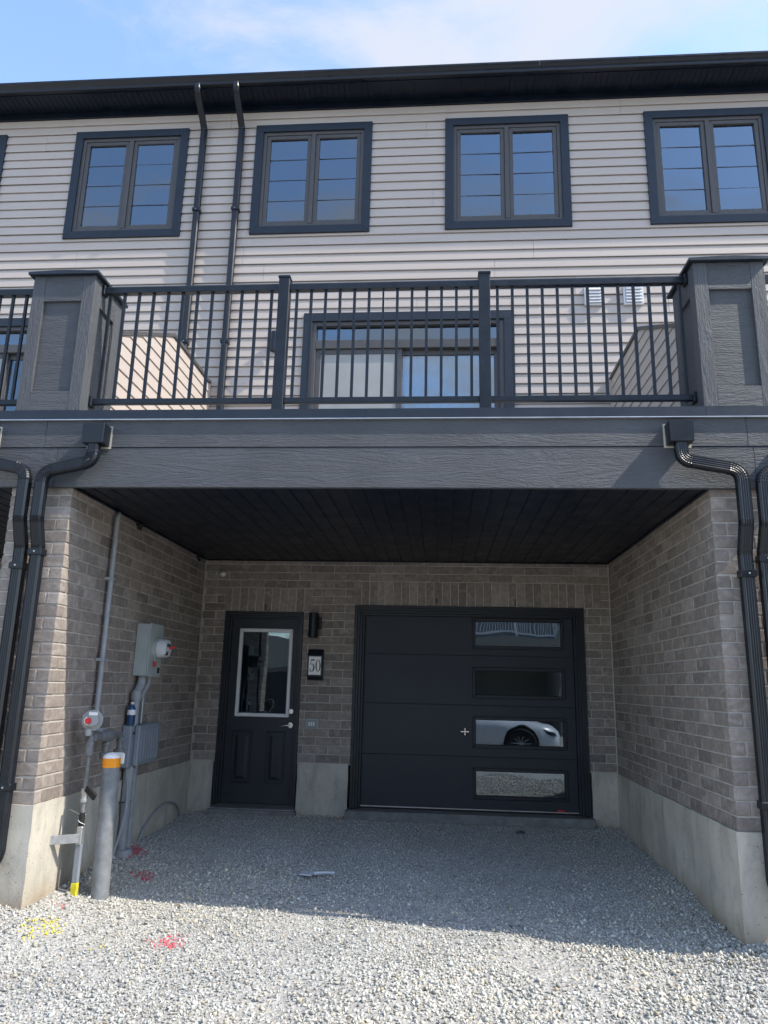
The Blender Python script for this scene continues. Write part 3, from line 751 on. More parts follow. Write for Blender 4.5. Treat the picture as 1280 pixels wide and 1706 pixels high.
for a, b in zip(fl, fl[1:]):
    d = random.uniform(-.001, .001)
    MB().prism([(-3.222+d, 2.703), (-3.219+d, 2.776), (-3.10, 2.782), (-3.10, 2.77), (-3.205, 2.77), (-3.2065, 2.703)], 'x', a+.0006, b-.0006).build('flashing', 'trim_metal', bal)
MB().box(BX0, BX1, -3.2265, -3.206, 2.697, 2.7025).build('drip_edge', 'drip_edge', bal)
# recess soffit planks
for s0, s1 in ((-P5+.003, -PW-.003), (.003, W-.003), (W+PW+.003, W+P5-.003)):
    n = round((s1-s0)/.132); st = (s1-s0)/n
    for i in range(n):
        a, b = s0+i*st, s0+(i+1)*st
        MB().prism([(a+.001, SOF+.016), (a+.001, SOF+.006), (a+.008, SOF), (b-.012, SOF), (b-.005, SOF+.006), (b-.001, SOF+.006), (b-.001, SOF+.016)], 'y', -D+.003, -.002).build('soffit_plank', 'soffit_black', bal)
    mb = MB(); mb.box(s0, s1, -.022, -.002, SOF-.012, SOF+.01).box(s0-.002, s0+.02, -D+.01, -.02, SOF-.012, SOF+.01).box(s1-.02, s1+.002, -D+.01, -.02, SOF-.012, SOF+.01)
    mb.build('soffit_trim', 'soffit_black', bal)
# pillars
def pillar(x0):
    x1 = x0+.500; y0, y1 = -3.200, -2.715; z0, z1 = 2.783, 3.905; t_ = .024
    core = MB().box(x0+t_, x1-t_, y0+t_, y1-t_, z0-.005, z1).build('pillar', 'board_horizontal', bal)
    for a, b in ((x0, x0+.098), (x1-.098, x1)):
        MB().box(a, b, y0, y0+t_, z0, z1).build('stile', 'board_vertical', core, bevel=.002)
        MB().box(a, b, y1-t_, y1, z0, z1).build('stile', 'board_vertical', core, bevel=.002)
    for a, b in ((z0, z0+.155), (z1-.215, z1)):
        MB().box(x0+.0985, x1-.0985, y0+.001, y0+t_, a, b-.0003).build('rail', 'board_horizontal', core, bevel=.002)
        MB().box(x0+.0985, x1-.0985, y1-t_, y1-.001, a, b-.0003).build('rail', 'board_horizontal', core, bevel=.002)
        for xa in (x0, x1-t_): MB().box(xa+(.001 if xa == x0 else 0), xa+t_-(0 if xa == x0 else .001), y0+.115, y1-.115, a, b-.0003).build('rail', 'board_horizontal', core, bevel=.002)
    for xa in (x0, x1-t_):
        MB().box(xa, xa+t_, y0+t_+.0005, y0+.114, z0, z1).build('stile', 'board_vertical', core, bevel=.002)
        MB().box(xa, xa+t_, y1-.114, y1-t_-.0005, z0, z1).build('stile', 'board_vertical', core, bevel=.002)
    MB().prism([(x0-.036, z1+.0), (x0-.036, z1+.024), (x0+.2, z1+.034), (x1-.2, z1+.034), (x1+.036, z1+.024), (x1+.036, z1)], 'y', y0-.036, y1+.036).build('cap', 'trim_metal', core, bevel=.002)
for x0 in (-.503-P5, -.503, W-.005, W+P5-.005): pillar(x0)
# dividers between the balconies
def divider(xc):
    prof = [(-.001, DECK-.003), (-2.712, DECK-.003), (-2.712, 3.665), (-1.25, 4.385), (-.001, 4.385)]
    hw = .105
    core = MB().prism(prof, 'x', xc-hw+.014, xc+hw-.014).build('divider_wall', 'siding', bal)
    cap = MB()
    for (a, b) in (((-2.712, 3.665), (-1.25, 4.385)), ((-1.25, 4.385), (-.002, 4.385))):
        cap.add([(xc+sx, q[0], q[1]+dz) for q in (a, b) for sx in (-hw-.012, hw+.012) for dz in (-.018, .022)], [(0, 1, 3, 2), (4, 6, 7, 5), (0, 4, 5, 1), (2, 3, 7, 6), (1, 5, 7, 3), (0, 2, 6, 4)])
    cap.build('cap', 'frame_taupe', core, bevel=.002)
    def clip(poly, z, keep_above):
        out_ = []
        for i in range(len(poly)):
            a, b = poly[i], poly[(i+1) % len(poly)]; ia = (a[1] >= z) == keep_above; ib = (b[1] >= z) == keep_above
            if ia: out_.append(a)
            if ia != ib:
                q = (z-a[1])/(b[1]-a[1]); out_.append((a[0]+q*(b[0]-a[0]), z))
        return out_
    z = DECK-.05
    while z < 4.39:
        poly = clip(clip(prof, z, True), z+CR, False)
        if len(poly) >= 3:
            for s_ in (-1, 1):
                n = len(poly)
                vs_ = [(xc+s_*(hw-.014+.004+.012*(1-(q[1]-z)/CR)), q[0], q[1]) for q in poly]+[(xc+s_*(hw-.0145), q[0], q[1]) for q in poly]
                MB().add(vs_, [tuple(range(n)), tuple(range(n, 2*n))]+[(i, (i+1) % n, n+(i+1) % n, n+i) for i in range(n)]).build('siding_panel', 'siding', core)
        z += CR
    for s_ in (-1, 1): MB().box(*sorted((xc+s_*(hw-.010), xc+s_*(hw+.012))), -.035, -.004, DECK, 4.36).build('corner_trim', 'siding', core)
divider(-.230-P5) if False else None
divider(-.230); divider(W+.230)
# railings
RY = -3.05
def railing(s0, s1, posts, xoff=0.):
    rt = [(-.026, 3.822), (-.026, 3.868), (-.020, 3.880), (.020, 3.880), (.026, 3.868), (.026, 3.822)]
    segs = [s0]+[q for p_ in posts for q in (p_-.0425, p_+.0425)]+[s1]
    rl = MB().prism([(RY+y, z) for y, z in rt], 'x', s0, s1).build('railing', 'black_metal', bal, bevel=.002)
    for i in range(0, len(segs), 2):
        MB().box(segs[i], segs[i+1], RY-.02, RY+.02, 2.885, 2.928).build('bottom_rail', 'black_metal', rl, bevel=.002)
    for p_ in posts:
        q = MB().box(p_-.0425, p_+.0425, RY-.0425, RY+.0425, DECK+.006, 3.922).build('post', 'black_metal', rl, bevel=.004)
        MB().prism([(p_-.048, 3.922), (p_-.048, 3.932), (p_-.04, 3.937), (p_+.04, 3.937), (p_+.048, 3.932), (p_+.048, 3.922)], 'y', RY-.048, RY+.048).build('post_cap', 'black_metal', rl)
        mb = MB(); mb.box(p_-.075, p_+.075, RY-.07, RY+.07, DECK+.005, DECK+.022).box(p_-.056, p_+.056, RY-.056, RY+.056, DECK+.022, DECK+.05)
        mb.build('base_plate', 'black_metal', rl, bevel=.006)
    for i in range(0, len(segs), 2):
        a, b = segs[i], segs[i+1]; n = round((b-a)/.1145); st = (b-a)/n
        for k in range(n):
            x = a+st*(k+.5)
            MB().box(x-.0105, x+.0105, RY-.0095, RY+.0095, 2.928, 3.822).build('baluster', 'black_metal', rl)
    for xx, d in ((s0, 1), (s1, -1)):
        for zc in (3.851, 2.906): MB().box(*sorted((xx, xx+d*.022)), RY-.036, RY+.036, zc-.04, zc+.04).build('bracket', 'black_metal', rl, bevel=.003)
for q in (-P5, 0, P5): railing(-.001+q, W-.007+q, [1.468+q, 3.027+q])

# ------------------------------------------------------------------ downspouts
def ds_profile(w, d):
    pts = []
    hw, hd, c = w/2, d/2, .012
    n = 5                                         # corrugated front and sides
    def side(ax, ay, bx_, by_, nx_, ny_, ribs):
        for i in range(ribs*4+1):
            q = i/(ribs*4); dep = .0032*(.5-.5*math.cos(q*ribs*2*math.pi))
            pts.append((ax+(bx_-ax)*q-nx_*dep, ay+(by_-ay)*q-ny_*dep))
    side(hw-c, hd, -hw+c, hd, 0, 1, 4); side(-hw, hd-c, -hw, -hd+c, -1, 0, 2)
    side(-hw+c, -hd, hw-c, -hd, 0, -1, 4); side(hw, -hd+c, hw, hd-c, 1, 0, 2)
    return pts
DSP = ds_profile(.082, .070)
def downspout(path, label, straps, box=None, rad=.10, group='black corrugated downspouts', prof=DSP):
    d = empty('downspout', tuple(path[-1]), label, 'downspout', group)
    u = Vector((1, 0, 0))
    for kind, pts in arc(path, rad, 9):
        mb = MB()
        if kind == 'straight':
            mb.sweep(pts, prof, None, True, u); mb.build('pipe', 'gutter_black', d, smooth=50)
        else:
            q = []; s_ = []
            n = len(pts)-1
            for i in range(n):
                for f_, sv in ((0, 1.03), (.55, 1.03), (.72, .975), (.86, .975)):
                    q.append(pts[i].lerp(pts[i+1], f_)); s_.append(sv)
            q.append(pts[-1]); s_.append(1.03)
            mb.sweep(q, prof, s_, True, u); mb.build('elbow', 'gutter_black', d, smooth=30)
        u = mb.u
    for (x, y, z) in straps:
        mb = MB(); mb.box(x-.049, x+.049, y-.041, y+.041, z-.024, z+.024); mb.box(x-.05, x+.05, y-.043, y-.035, z-.02, z+.02)
        mb.build('strap', 'gutter_black', d, bevel=.003)
        MB().cyl((x, y-.041, z), (x, y-.047, z), .006, 10).build('rivet', 'galvanised', d)
    if box:
        x, y, z = box
        MB().prism([(x-.078, z-.075), (x+.078, z-.075), (x+.082, z+.075), (x-.082, z+.075)], 'y', y-.065, BY0-.0045).build('outlet_box', 'gutter_black', d, bevel=.003)
        MB().frame(x-.092, x+.092, z-.088, z+.086, .02, BY0-.007, BY0-.004).build('sealant', 'concrete', d)
    return d
def left_spout(xo, lab):
    p_ = [(.185+xo, -3.275, 2.50), (.185+xo, -3.275, 2.36), (-.165+xo, -3.295, 2.275), (-.165+xo, -3.295, 1.93), (-.168+xo, -3.222, 1.74), (-.168+xo, -3.222, -.30), (-.23+xo, -3.42, -.52)]
    return downspout(p_, lab, [(-.168+xo, -3.225, 1.70), (-.168+xo, -3.222, .12)], (.185+xo, -3.255, 2.565))
def right_spout(xo, lab):
    p_ = [(4.335+xo, -3.275, 2.50), (4.335+xo, -3.275, 2.37), (4.712+xo, -3.290, 2.295), (4.712+xo, -3.290, 1.93), (4.712+xo, -3.222, 1.74), (4.712+xo, -3.222, -.28), (4.78+xo, -3.42, -.50)]
    return downspout(p_, lab, [(4.712+xo, -3.225, 1.60), (4.712+xo, -3.222, .17)], (4.335+xo, -3.255, 2.565))
left_spout(0, 'black downspout from the outlet box above the gas regulator, down the sunlit pier')
right_spout(0, 'black downspout from the outlet box above the garage door side, down the bare pier')
right_spout(-P5, 'leftmost black downspout curving in from the edge of the beam')
left_spout(P5, 'rightmost black downspout cut off by the edge of the photo')
UPR = ds_profile(.078, .066)
for x, lab in ((-.475, 'upper black downspout on the siding nearer the leftmost full window'), (.035, 'upper black downspout on the siding nearer the middle window')):
    downspout([(x, -.405, 8.36), (x, -.405, 8.26), (x, -.05, 7.98), (x, -.05, DECK+.02)], lab, [(x, -.05, 6.75), (x, -.05, 4.9)], None, .07, 'upper downspouts on the siding', UPR)

# ------------------------------------------------------------------ fittings on the rear wall
l = empty('wall_lamp', (1.305, -.02, 1.33), 'black cylinder wall lamp above the house number plate', 'lamp')
MB().cyl((1.296, -.085, 1.330), (1.296, -.085, 1.600), .054, 28).build('lamp_tube', 'black_metal', l, bevel=.002, smooth=40)
MB().box(1.33, 1.372, -.035, 0, 1.43, 1.56).build('backplate', 'black_metal', l, bevel=.004)
MB().box(1.30, 1.35, -.06, -.03, 1.46, 1.53).build('arm', 'black_metal', l)

s = empty('house_number_sign', (1.33, -.03, .87), 'black box sign with white plate reading 50 between the doors', 'sign')
sx, hw = 1.328, .083
MB().prism([(0, .872), (-.045, .882), (-.066, .915), (-.066, 1.140), (-.035, 1.205), (0, 1.207)], 'x', sx-hw, sx+hw).build('housing', 'black_metal', s, bevel=.003)
MB().box(sx-.069, sx+.069, -.0695, -.064, .930, 1.128).build('number_plate', 'sign_white', s)
MB().frame(sx-.078, sx+.078, .921, 1.137, .010, -.0725, -.064).build('plate_frame', 'black_metal', s)
def glyph_strip(mb, pts, ws, y):
    n = len(pts); L = []; R_ = []
    for i in range(n):
        a, b = pts[max(i-1, 0)], pts[min(i+1, n-1)]; t_ = Vector((b[0]-a[0], b[1]-a[1])).normalized(); nn = Vector((-t_.y, t_.x))*ws[i]/2
        L.append((pts[i][0]+nn.x, pts[i][1]+nn.y)); R_.append((pts[i][0]-nn.x, pts[i][1]-nn.y))
    vs_ = [(q[0], y, q[1]) for q in L+R_]
    mb.add(vs_, [(i, i+1, n+i+1, n+i) for i in range(n-1)])
Hn = .132; zb = .964; y = -.0703
mb = MB(); ox = sx-.058
def g(a, b): return (ox+a*Hn, zb+b*Hn)
glyph_strip(mb, [g(.115, .945), g(.25, .945), g(.37, .945), g(.415, .985)], [.10*Hn, .10*Hn, .10*Hn, .05*Hn], y)
glyph_strip(mb, [g(.125, .95), g(.11, .80), g(.085, .57)], [.035*Hn]*3, y-.0001)
P_ = []; W_ = []
for i in range(25):
    q = i/24; an = math.radians(128-300*q); P_.append(g(.185+.185*math.cos(an)*(1.0 if math.cos(an) > 0 else .8), .33+.305*math.sin(an))); W_.append((.035+.075*max(0, math.cos(math.radians(-300*q+135)))**1.2)*Hn)
glyph_strip(mb, P_, W_, y-.0002)
n = 14; c0 = g(.06, .075)
mb.add([(c0[0]+.05*Hn*math.cos(2*math.pi*i/n), y-.0003, c0[1]+.05*Hn*math.sin(2*math.pi*i/n)) for i in range(n)], [tuple(range(n))])
P_ = []; W_ = []; ox = sx+.008
for i in range(41):
    an = 2*math.pi*i/40; P_.append(g(.215+.165*math.cos(an), .495+.465*math.sin(an))); W_.append((.03+.065*abs(math.cos(an))**1.5)*Hn)
glyph_strip(mb, P_, W_, y)
mb.build('number_digits', 'sign_ink', s)

oc = empty('outlet_cover', (1.315, -.01, .36), 'small clear weatherproof outlet cover beside the door handle', 'outlet')
MB().box(1.245, 1.385, -.022, 0, .362, .468).build('cover_plate', 'box_grey', oc, bevel=.006)
MB().box(1.262, 1.366, -.045, -.02, .378, .452).build('lid', 'pvc_grey', oc, bevel=.008)
for xx in (1.29, 1.315, 1.34): MB().box(xx-.008, xx+.008, -.0475, -.044, .395, .437).build('socket', 'white_plastic', oc, bevel=.002)

sn = empty('wall_hook', (.20, -.02, 2.03), 'small white round knob and hook high in the recess corner', 'hook')
MB().lathe((.228, 0, 2.030), (0, -1, 0), [(0, .014), (.03, .014), (.034, .026), (.05, .032), (.068, .026), (.076, .004)], 18).build('knob', 'white_plastic', sn, smooth=60)
MB().tube([(.164+.022*math.cos(a), -.02, 2.04+.022*math.sin(a)) for a in [math.radians(q) for q in range(-60, 241, 25)]], .006, 8).build('hook', 'white_plastic', sn, smooth=60)

# ------------------------------------------------------------------ utilities on the sunlit party wall (x = 0)
em = empty('electric_meter', (.06, -1.62, .87), 'grey electric meter box with round white meter and red tag', 'meter')
mb = MB().box(.004, .128, -1.765, -1.475, .868, 1.322).build('meter_box', 'box_grey', em, bevel=.004)
MB().box(.128, .137, -1.772, -1.468, .862, 1.328).build('cover', 'box_grey', em, bevel=.003)
my, mz = -1.610, 1.113
MB().lathe((.137, my, mz), (1, 0, 0), [(0, .094), (.014, .094), (.016, .086), (.03, .086), (.03, .080), (.10, .078), (.108, .070), (.110, .066)], 32).build('meter_ring', 'box_grey', em, smooth=35)
MB().lathe((.165, my, mz), (1, 0, 0), [(0, .0815), (.072, .0795), (.086, .073), (.088, .001)], 32).build('meter_dial', 'vent_white', em, smooth=35)
MB().box(.2515, .2545, my-.045, my+.045, mz+.012, mz+.042).build('display', 'frame_taupe', em)
MB().box(.235, .2575, my-.055, my-.02, mz-.062, mz-.03).build('label_plate', 'rubber', em)
MB().tube([(.25, my+.01, mz+.0), (.275, my+.015, mz+.006), (.30, my+.018, mz+.02)], .010, 10).build('seal', 'red_plastic', em)
MB().tube([(.15, my-.05, mz-.09), (.155, my-.052, mz-.115)], .004, 8).build('seal_wire', 'galvanised', em)
MB().box(.150, .166, my-.068, my-.036, mz-.165, mz-.115).build('seal_tag', 'red_plastic', em, bevel=.004)
MB().box(.1368, .1385, -1.545, -1.488, .895, .945).build('sticker', 'rubber', em)

cn = empty('conduit', (.06, -1.75, -.55), 'thick grey plastic conduit from the meter box into a ground collar', 'pipe')
MB().tube(flat(arc([(.065, -1.69, .875), (.065, -1.69, .80), (.058, -1.765, .72), (.058, -1.765, -.62)], .09)), .036, 18).build('pipe', 'pvc_grey', cn, smooth=50)
for z0, z1, r_ in ((.66, .74, .044), (.00, .10, .045), (-.20, .0, .041)): MB().cyl((.058, -1.765, z0), (.058, -1.765, z1), r_, 20).build('coupling', 'pvc_grey', cn, bevel=.003, smooth=40)
MB().lathe((.075, -1.765, -.68), (0, 0, 1), [(0, .075), (.125, .075), (.14, .068), (.14, .04)], 24).build('ground_collar', 'pvc_grey', cn, smooth=40)
MB().tube([(.02, -1.83, -.17), (.06, -1.806, -.168), (.10, -1.77, -.165)], .004, 6).build('cable_tie', 'rubber', cn)
c2 = empty('conduit', (.04, -1.58, -.6), 'thinner grey conduit rising behind the utility box to the meter', 'pipe')
MB().tube(flat(arc([(.07, -1.55, .875), (.07, -1.56, .80), (.04, -1.60, .71), (.04, -1.60, -.66)], .07)), .026, 16).build('pipe', 'pvc_grey', c2, smooth=50)
MB().cyl((.04, -1.60, .60), (.04, -1.60, .70), .032, 16).build('coupling', 'pvc_grey', c2, bevel=.002, smooth=40)
MB().box(.06, .10, -1.705, -1.668, .46, .68).build('ground_clamp', 'galvanised', c2, bevel=.004)
MB().box(.045, .075, -1.66, -1.645, .44, .60).build('cable', 'rubber', c2)

ub = empty('utility_box', (.07, -1.6, .12), 'slate grey ribbed plastic utility box under the electric meter', 'box')
MB().box(.002, .085, -1.865, -1.43, .105, .455).build('back_box', 'lid_grey', ub, bevel=.012)
MB().prism([(-1.80, .118), (-1.36, .125), (-1.335, .17), (-1.325, .30), (-1.335, .42), (-1.36, .462), (-1.80, .452)], 'x', .088, .135).build('lid', 'lid_grey', ub, bevel=.010)
for k in range(7):
    yy = -1.755+k*.058; MB().box(.132, .1405, yy, yy+.026, .155, .415).build('rib', 'lid_grey', ub, bevel=.004)
MB().cyl((.09, -1.83, .38), (.10, -1.83, .40), .006, 8).build('hinge_pin', 'rubber', ub)

bt_ = empty('water_bottle', (.06, -1.845, .455), 'blue plastic bottle with white label standing on the utility box', 'bottle')
MB().lathe((.062, -1.842, .4555), (0, 0, 1), [(0, .030), (.006, .035), (.10, .035), (.125, .035), (.150, .026), (.168, .013), (.175, .012), (.176, .001)], 24).build('bottle_body', 'blue_plastic', bt_, smooth=50)
MB().cyl((.062, -1.842, .54), (.062, -1.842, .582), .0356, 24).build('label', 'white_plastic', bt_, smooth=40)
MB().cyl((.062, -1.842, .628), (.062, -1.842, .645), .0145, 16).build('bottle_cap', 'white_plastic', bt_, smooth=40)

gc = empty('gas_pipe', (.04, -2.47, .4), 'tall grey gas pipe climbing the brick wall to the ceiling', 'pipe')
MB().tube(flat(arc([(.10, -2.40, .43), (.045, -2.47, .46), (.045, -2.47, 2.13), (.045, -2.44, 2.165), (-.03, -2.40, 2.165)], .03)), .020, 14).build('pipe', 'pvc_grey', gc, smooth=50)
for z in (1.62, .98): MB().box(.0, .07, -2.50, -2.44, z-.012, z+.012).build('pipe_clip', 'pvc_grey', gc, bevel=.003)

gr = empty('gas_regulator', (.16, -2.77, -.65), 'round grey gas regulator with red cap on its riser pipe', 'gas regulator')
ax = Vector((.45, -.9, .05)).normalized()
o_ = Vector((.155, -2.76, .535))
MB().lathe(o_+ax*.035, -ax, [(-.03, .001), (-.03, .040), (-.012, .048), (0, .066), (.008, .073), (.020, .073), (.022, .073), (.034, .069), (.05, .048), (.07, .036), (.07, .001)], 30).build('diaphragm_case', 'regulator_grey', gr, smooth=35)
b_ = MB(); e1 = ax.cross(Vector((0, 0, 1))).normalized(); e2 = ax.cross(e1)
for k in range(8):
    q = o_+e1*.068*math.cos(k*math.pi/4+.3)+e2*.068*math.sin(k*math.pi/4+.3); b_.cyl(q+ax*.032, q-ax*.0, .007, 8)
b_.build('case_bolt', 'galvanised', gr, smooth=40)
cpos = o_+ax*.06+e1*(.030)+Vector((0, 0, -.004))
MB().lathe(cpos-ax*.01, ax, [(0, .030), (.012, .030), (.014, .026), (.014, .001)], 20).build('cap_seat', 'white_plastic', gr, smooth=40)
MB().lathe(cpos, ax, [(0, .023), (.03, .022), (.036, .018), (.037, .001)], 12).build('red_cap', 'red_plastic', gr, smooth=40)
lp = o_+ax*.064+Vector((0, 0, .045)); q = MB(); q.add([lp+e1*a+e2*b+ax*c for a in (-.03, .03) for b in (-.011, .011) for c in (-.01, .004)], [(0,1,3,2),(4,6,7,5),(0,4,5,1),(2,3,7,6),(1,5,7,3),(0,2,6,4)])
q.build('label', 'white_plastic', gr)
MB().lathe((.155, -2.80, .43), (0, 0, 1), [(0, .022), (.045, .024), (.05, .018)], 14).build('vent_spout', 'regulator_grey', gr, smooth=40)
MB().tube([(.155, -2.755, -.70), (.155, -2.755, .46)], .0155, 14).build('riser_pipe', 'pipe_paint', gr, smooth=50)
mm = MB(); mm.tube(flat(arc([(.155, -2.755, .34), (.155, -2.755, .415), (.155, -2.27, .405), (.155, -2.235, .405), (.155, -2.235, .285)], .035)), .024, 14)
mm.build('header_pipe', 'pipe_paint', gr, smooth=50)
G_ = .155
for spec in ([((G_, -2.755, .29), (G_, -2.755, .385), .031)], [((G_, -2.73, .413), (G_, -2.66, .412), .034)], [((G_, -2.60, .411), (G_, -2.56, .411), .036)], [((G_, -2.48, .40), (G_, -2.48, .27), .026)],
             [((G_, -2.48, .342), (G_, -2.48, .362), .036)], [((G_, -2.48, .245), (G_, -2.48, .285), .044)], [((G_, -2.235, .35), (G_, -2.235, .37), .034)], [((G_, -2.235, .245), (G_, -2.235, .295), .044)]):
    for a_, b_2, r_ in spec: MB().cyl(a_, b_2, r_, 12).build('pipe_fitting', 'pipe_paint', gr, bevel=.003, smooth=35)
MB().lathe((G_, -2.56, .41), (0, 1, 0), [(0, .034), (.05, .046), (.13, .046), (.17, .034), (.19, .033)], 14).build('pipe_fitting', 'pipe_paint', gr, smooth=35)
MB().lathe((.155, -2.755, -.03), (0, 0, 1), [(0, .024), (.02, .026), (.03, .022), (.06, .022), (.075, .027), (.09, .027), (.095, .016)], 12).build('shutoff_valve', 'galvanised', gr, smooth=30)
q = MB(); A = Vector((.185, -2.80, .075)); B_ = Vector((.275, -2.84, .015)); dv = (B_-A).normalized(); sv = Vector((0, 0, 1)).cross(dv).normalized(); uv = dv.cross(sv)
q.add([A+dv*a*(B_-A).length+sv*b+uv*c for a in (0, 1) for b in (-.012, .012) for c in (-.026, .026)], [(0,1,3,2),(4,6,7,5),(0,4,5,1),(2,3,7,6),(1,5,7,3),(0,2,6,4)])
q.build('lock', 'rubber', gr, bevel=.006)
MB().tube([(.155, -2.77, .045), (.19, -2.80, .06)], .008, 8).build('lock_shackle', 'galvanised', gr)
MB().tube([(.155, -2.755, -.12), (.05, -2.72, -.09), (.002, -2.71, -.085)], .005, 8).build('wall_pin', 'galvanised', gr)
MB().cyl((.155, -2.755, -.27), (.155, -2.755, -.10), .0205, 12).build('sleeve', 'rubber', gr, smooth=40)
w_ = MB(); w_.tube([(.155+.023*math.cos(a), -2.755+.023*math.sin(a), -.11-a*.011) for a in [k*.5 for k in range(18)]], .0025, 6).build('tie_wire', 'white_plastic', gr)
bk = MB(); bk.prism([(.002, -2.965), (.006, -2.965), (.006, -2.90), (.16, -2.795), (.18, -2.755), (.176, -2.753), (.156, -2.789), (.002, -2.894)], 'z', -.295, -.235); bk.build('wall_bracket', 'galvanised', gr, bevel=.001)
MB().box(.138, .178, -2.782, -2.728, -.31, -.19).build('bracket_clamp', 'galvanised', gr, bevel=.004)
MB().box(.136, .178, -2.772, -2.740, -.56, -.31).build('sleeve_plate', 'lid_grey', gr, bevel=.004)
MB().box(.1345, .1795, -2.7735, -2.7385, -.70, -.56).build('sleeve_plate', 'yellow_paint', gr, bevel=.004)

bo = empty('bollard', (.322, -2.70, -.70), 'grey steel bollard with orange reflective band and white domed top', 'bollard')
MB().tube([(.322, -2.702, -.80), (.308, -2.702, .225)], .062, 32).build('post', 'bollard_grey', bo, smooth=50)
MB().cyl((.3085, -2.702, .208), (.3070, -2.702, .272), .0635, 32).build('reflective_band', 'orange_band', bo, smooth=50)
MB().lathe((.3072, -2.702, .270), (0, 0, 1), [(0, .0622), (.012, .061), (.026, .050), (.036, .032), (.041, .012), (.042, .001)], 32).build('dome', 'white_plastic', bo, smooth=60)
tg = empty('tag_holder', (.19, -2.40, .24), 'small white plastic tag holder behind the bollard top', 'tag')
MB().box(.19, .285, -2.435, -2.415, .20, .285).build('tag_plate', 'white_plastic', tg, bevel=.01)
MB().box(.20, .24, -2.438, -2.434, .235, .265).build('tag_slot', 'rubber', tg)

for pts, lab, rad_ in (([(.05, -1.80, .10), (.075, -1.80, -.05), (.10, -1.84, -.22), (.10, -1.93, -.40), (.08, -2.0, -.56), (.07, -2.02, -.70)], 'grey cable looping down in front of the thick conduit', .012),
                  ([(.03, -1.42, -.70), (.03, -1.36, -.58), (.03, -1.20, -.44), (.03, -.95, -.345), (.03, -.65, -.325), (.03, -.42, -.375), (.03, -.30, -.46), (.03, -.27, -.60)], 'grey cable arching along the concrete footing near the entry door', .011)):
    cpts = [Vector(q) for q in pts]
    for _ in range(3):
        nn = [cpts[0]]
        for a, b in zip(cpts, cpts[1:]): nn += [a.lerp(b, .25), a.lerp(b, .75)]
        cpts = nn+[cpts[-1]]
    c_ = MB().tube(cpts, rad_, 10).build('cable', 'pvc_grey', None, smooth=60); tag(c_, lab, 'cable', 'grey utility cables')
sp_ = MB().box(.03, .10, -3.02, -2.90, -.585, -.575); sp_.v = [(x, y+(.35*(x-.03)), z+(.8*(x-.03))) for x, y, z in sp_.v]
for i, (x, y, z, lab) in enumerate(((.012, -1.96, 2.165, 'black cable clip on the wall top nearer the tall gas pipe'), (.012, -.30, 2.165, 'black cable clip on the wall top nearer the recess corner'))):
    cl = empty('cable_clip', (x, y, z), lab, 'clip')
    mb = MB(); mb.box(x-.01, x+.05, y-.05, y+.05, z, z+.014).box(x, x+.012, y-.035, y-.02, z-.035, z).box(x, x+.012, y+.02, y+.035, z-.035, z); mb.build('clip', 'rubber', cl, bevel=.002)
    for yy in (-.035, .035): MB().cyl((x+.03, y+yy, z-.004), (x+.03, y+yy, z+.002), .006, 8).build('screw', 'galvanised', cl)

# litter on the gravel
zt = float(gz(1.66, -1.86))+.026
tr = empty('plastic_scrap', (1.66, -1.86, zt), 'pale grey paddle-shaped plastic scrap lying on the gravel', 'litter')
MB().prism([(1.59, -1.93), (1.69, -1.95), (1.71, -1.84), (1.60, -1.82)], 'z', zt, zt+.012).build('blade', 'debris_plastic', tr, bevel=.003)
MB().tube([(1.70, -1.88, zt+.008), (1.78, -1.86, zt+.012), (1.86, -1.83, zt+.006)], [.014, .010, .012], 8).build('grip', 'debris_plastic', tr)
zt = float(gz(3.48, -.45))+.02
ml = MB().tube([(3.44, -.45, zt), (3.48, -.45, zt+.012), (3.53, -.44, zt)], [.008, .015, .008], 8).build('dirt_clod', 'frame_taupe', None); tag(ml, 'small dark clod on the gravel before the garage door', 'clod')

# ------------------------------------------------------------------ across the lane (seen only in the panes)
op = empty('opposite_townhouse', (2, -22, -.8), 'tan townhouse with white balcony railing across the lane', 'building')
oy = -20.5; OX0, OX1 = 2.2, 24.0
MB().box(OX0, OX1, oy-3.4, oy-3.2, -.8, 8.3).build('wall', 'opposite_cream', op)
MB().box(OX0, OX1, oy-3.2, oy, 2.15, 2.78).build('balcony_beam', 'opposite_tan', op)
MB().prism([(oy-2.7, 8.3), (oy-2.7, 8.5), (oy-9, 11), (oy-9, 8.3)], 'x', OX0, OX1).build('roof', 'roof_shingle', op)
for k in range(0, 4):
    x = OX0+.25+k*P5
    MB().box(x-.23, x+.23, oy-3.2, oy-.02, -.9, 2.15).build('pier', 'brick_far', op)
    MB().box(x-.25, x+.25, oy-.5, oy, 2.78, 3.9).build('pillar', 'opposite_tan', op)
    MB().box(x+1.97, x+4.48, oy-3.19, oy-3.14, -.5, 1.7).build('garage_door', 'opposite_tan', op)
    MB().box(x+.49, x+1.39, oy-3.19, oy-3.14, -.5, 1.6).build('entry_door', 'door_paint', op)
    for q in (.48, 2.98): MB().box(x+q, x+q+1.5, oy-3.19, oy-3.15, 6.4, 8.0).build('window', 'trim_metal', op)
rl = MB().box(OX0, OX1, oy-.17, oy-.12, 3.82, 3.88).build('railing', 'white_plastic', op)
MB().box(OX0, OX1, oy-.17, oy-.12, 2.88, 2.93).build('bottom_rail', 'white_plastic', rl)
x = OX0+.6
while x < 16: MB().box(x-.012, x+.012, oy-.157, oy-.133, 2.93, 3.82).build('baluster', 'white_plastic', rl); x += .1145
x = OX0+1.7
while x < OX1: MB().box(x-.045, x+.045, oy-.19, oy-.10, 2.78, 3.93).build('post', 'white_plastic', rl); x += 1.66
gs = empty('low_garage', (-6, -24, -.8), 'low cream garage with a shallow roof across the lane', 'building')
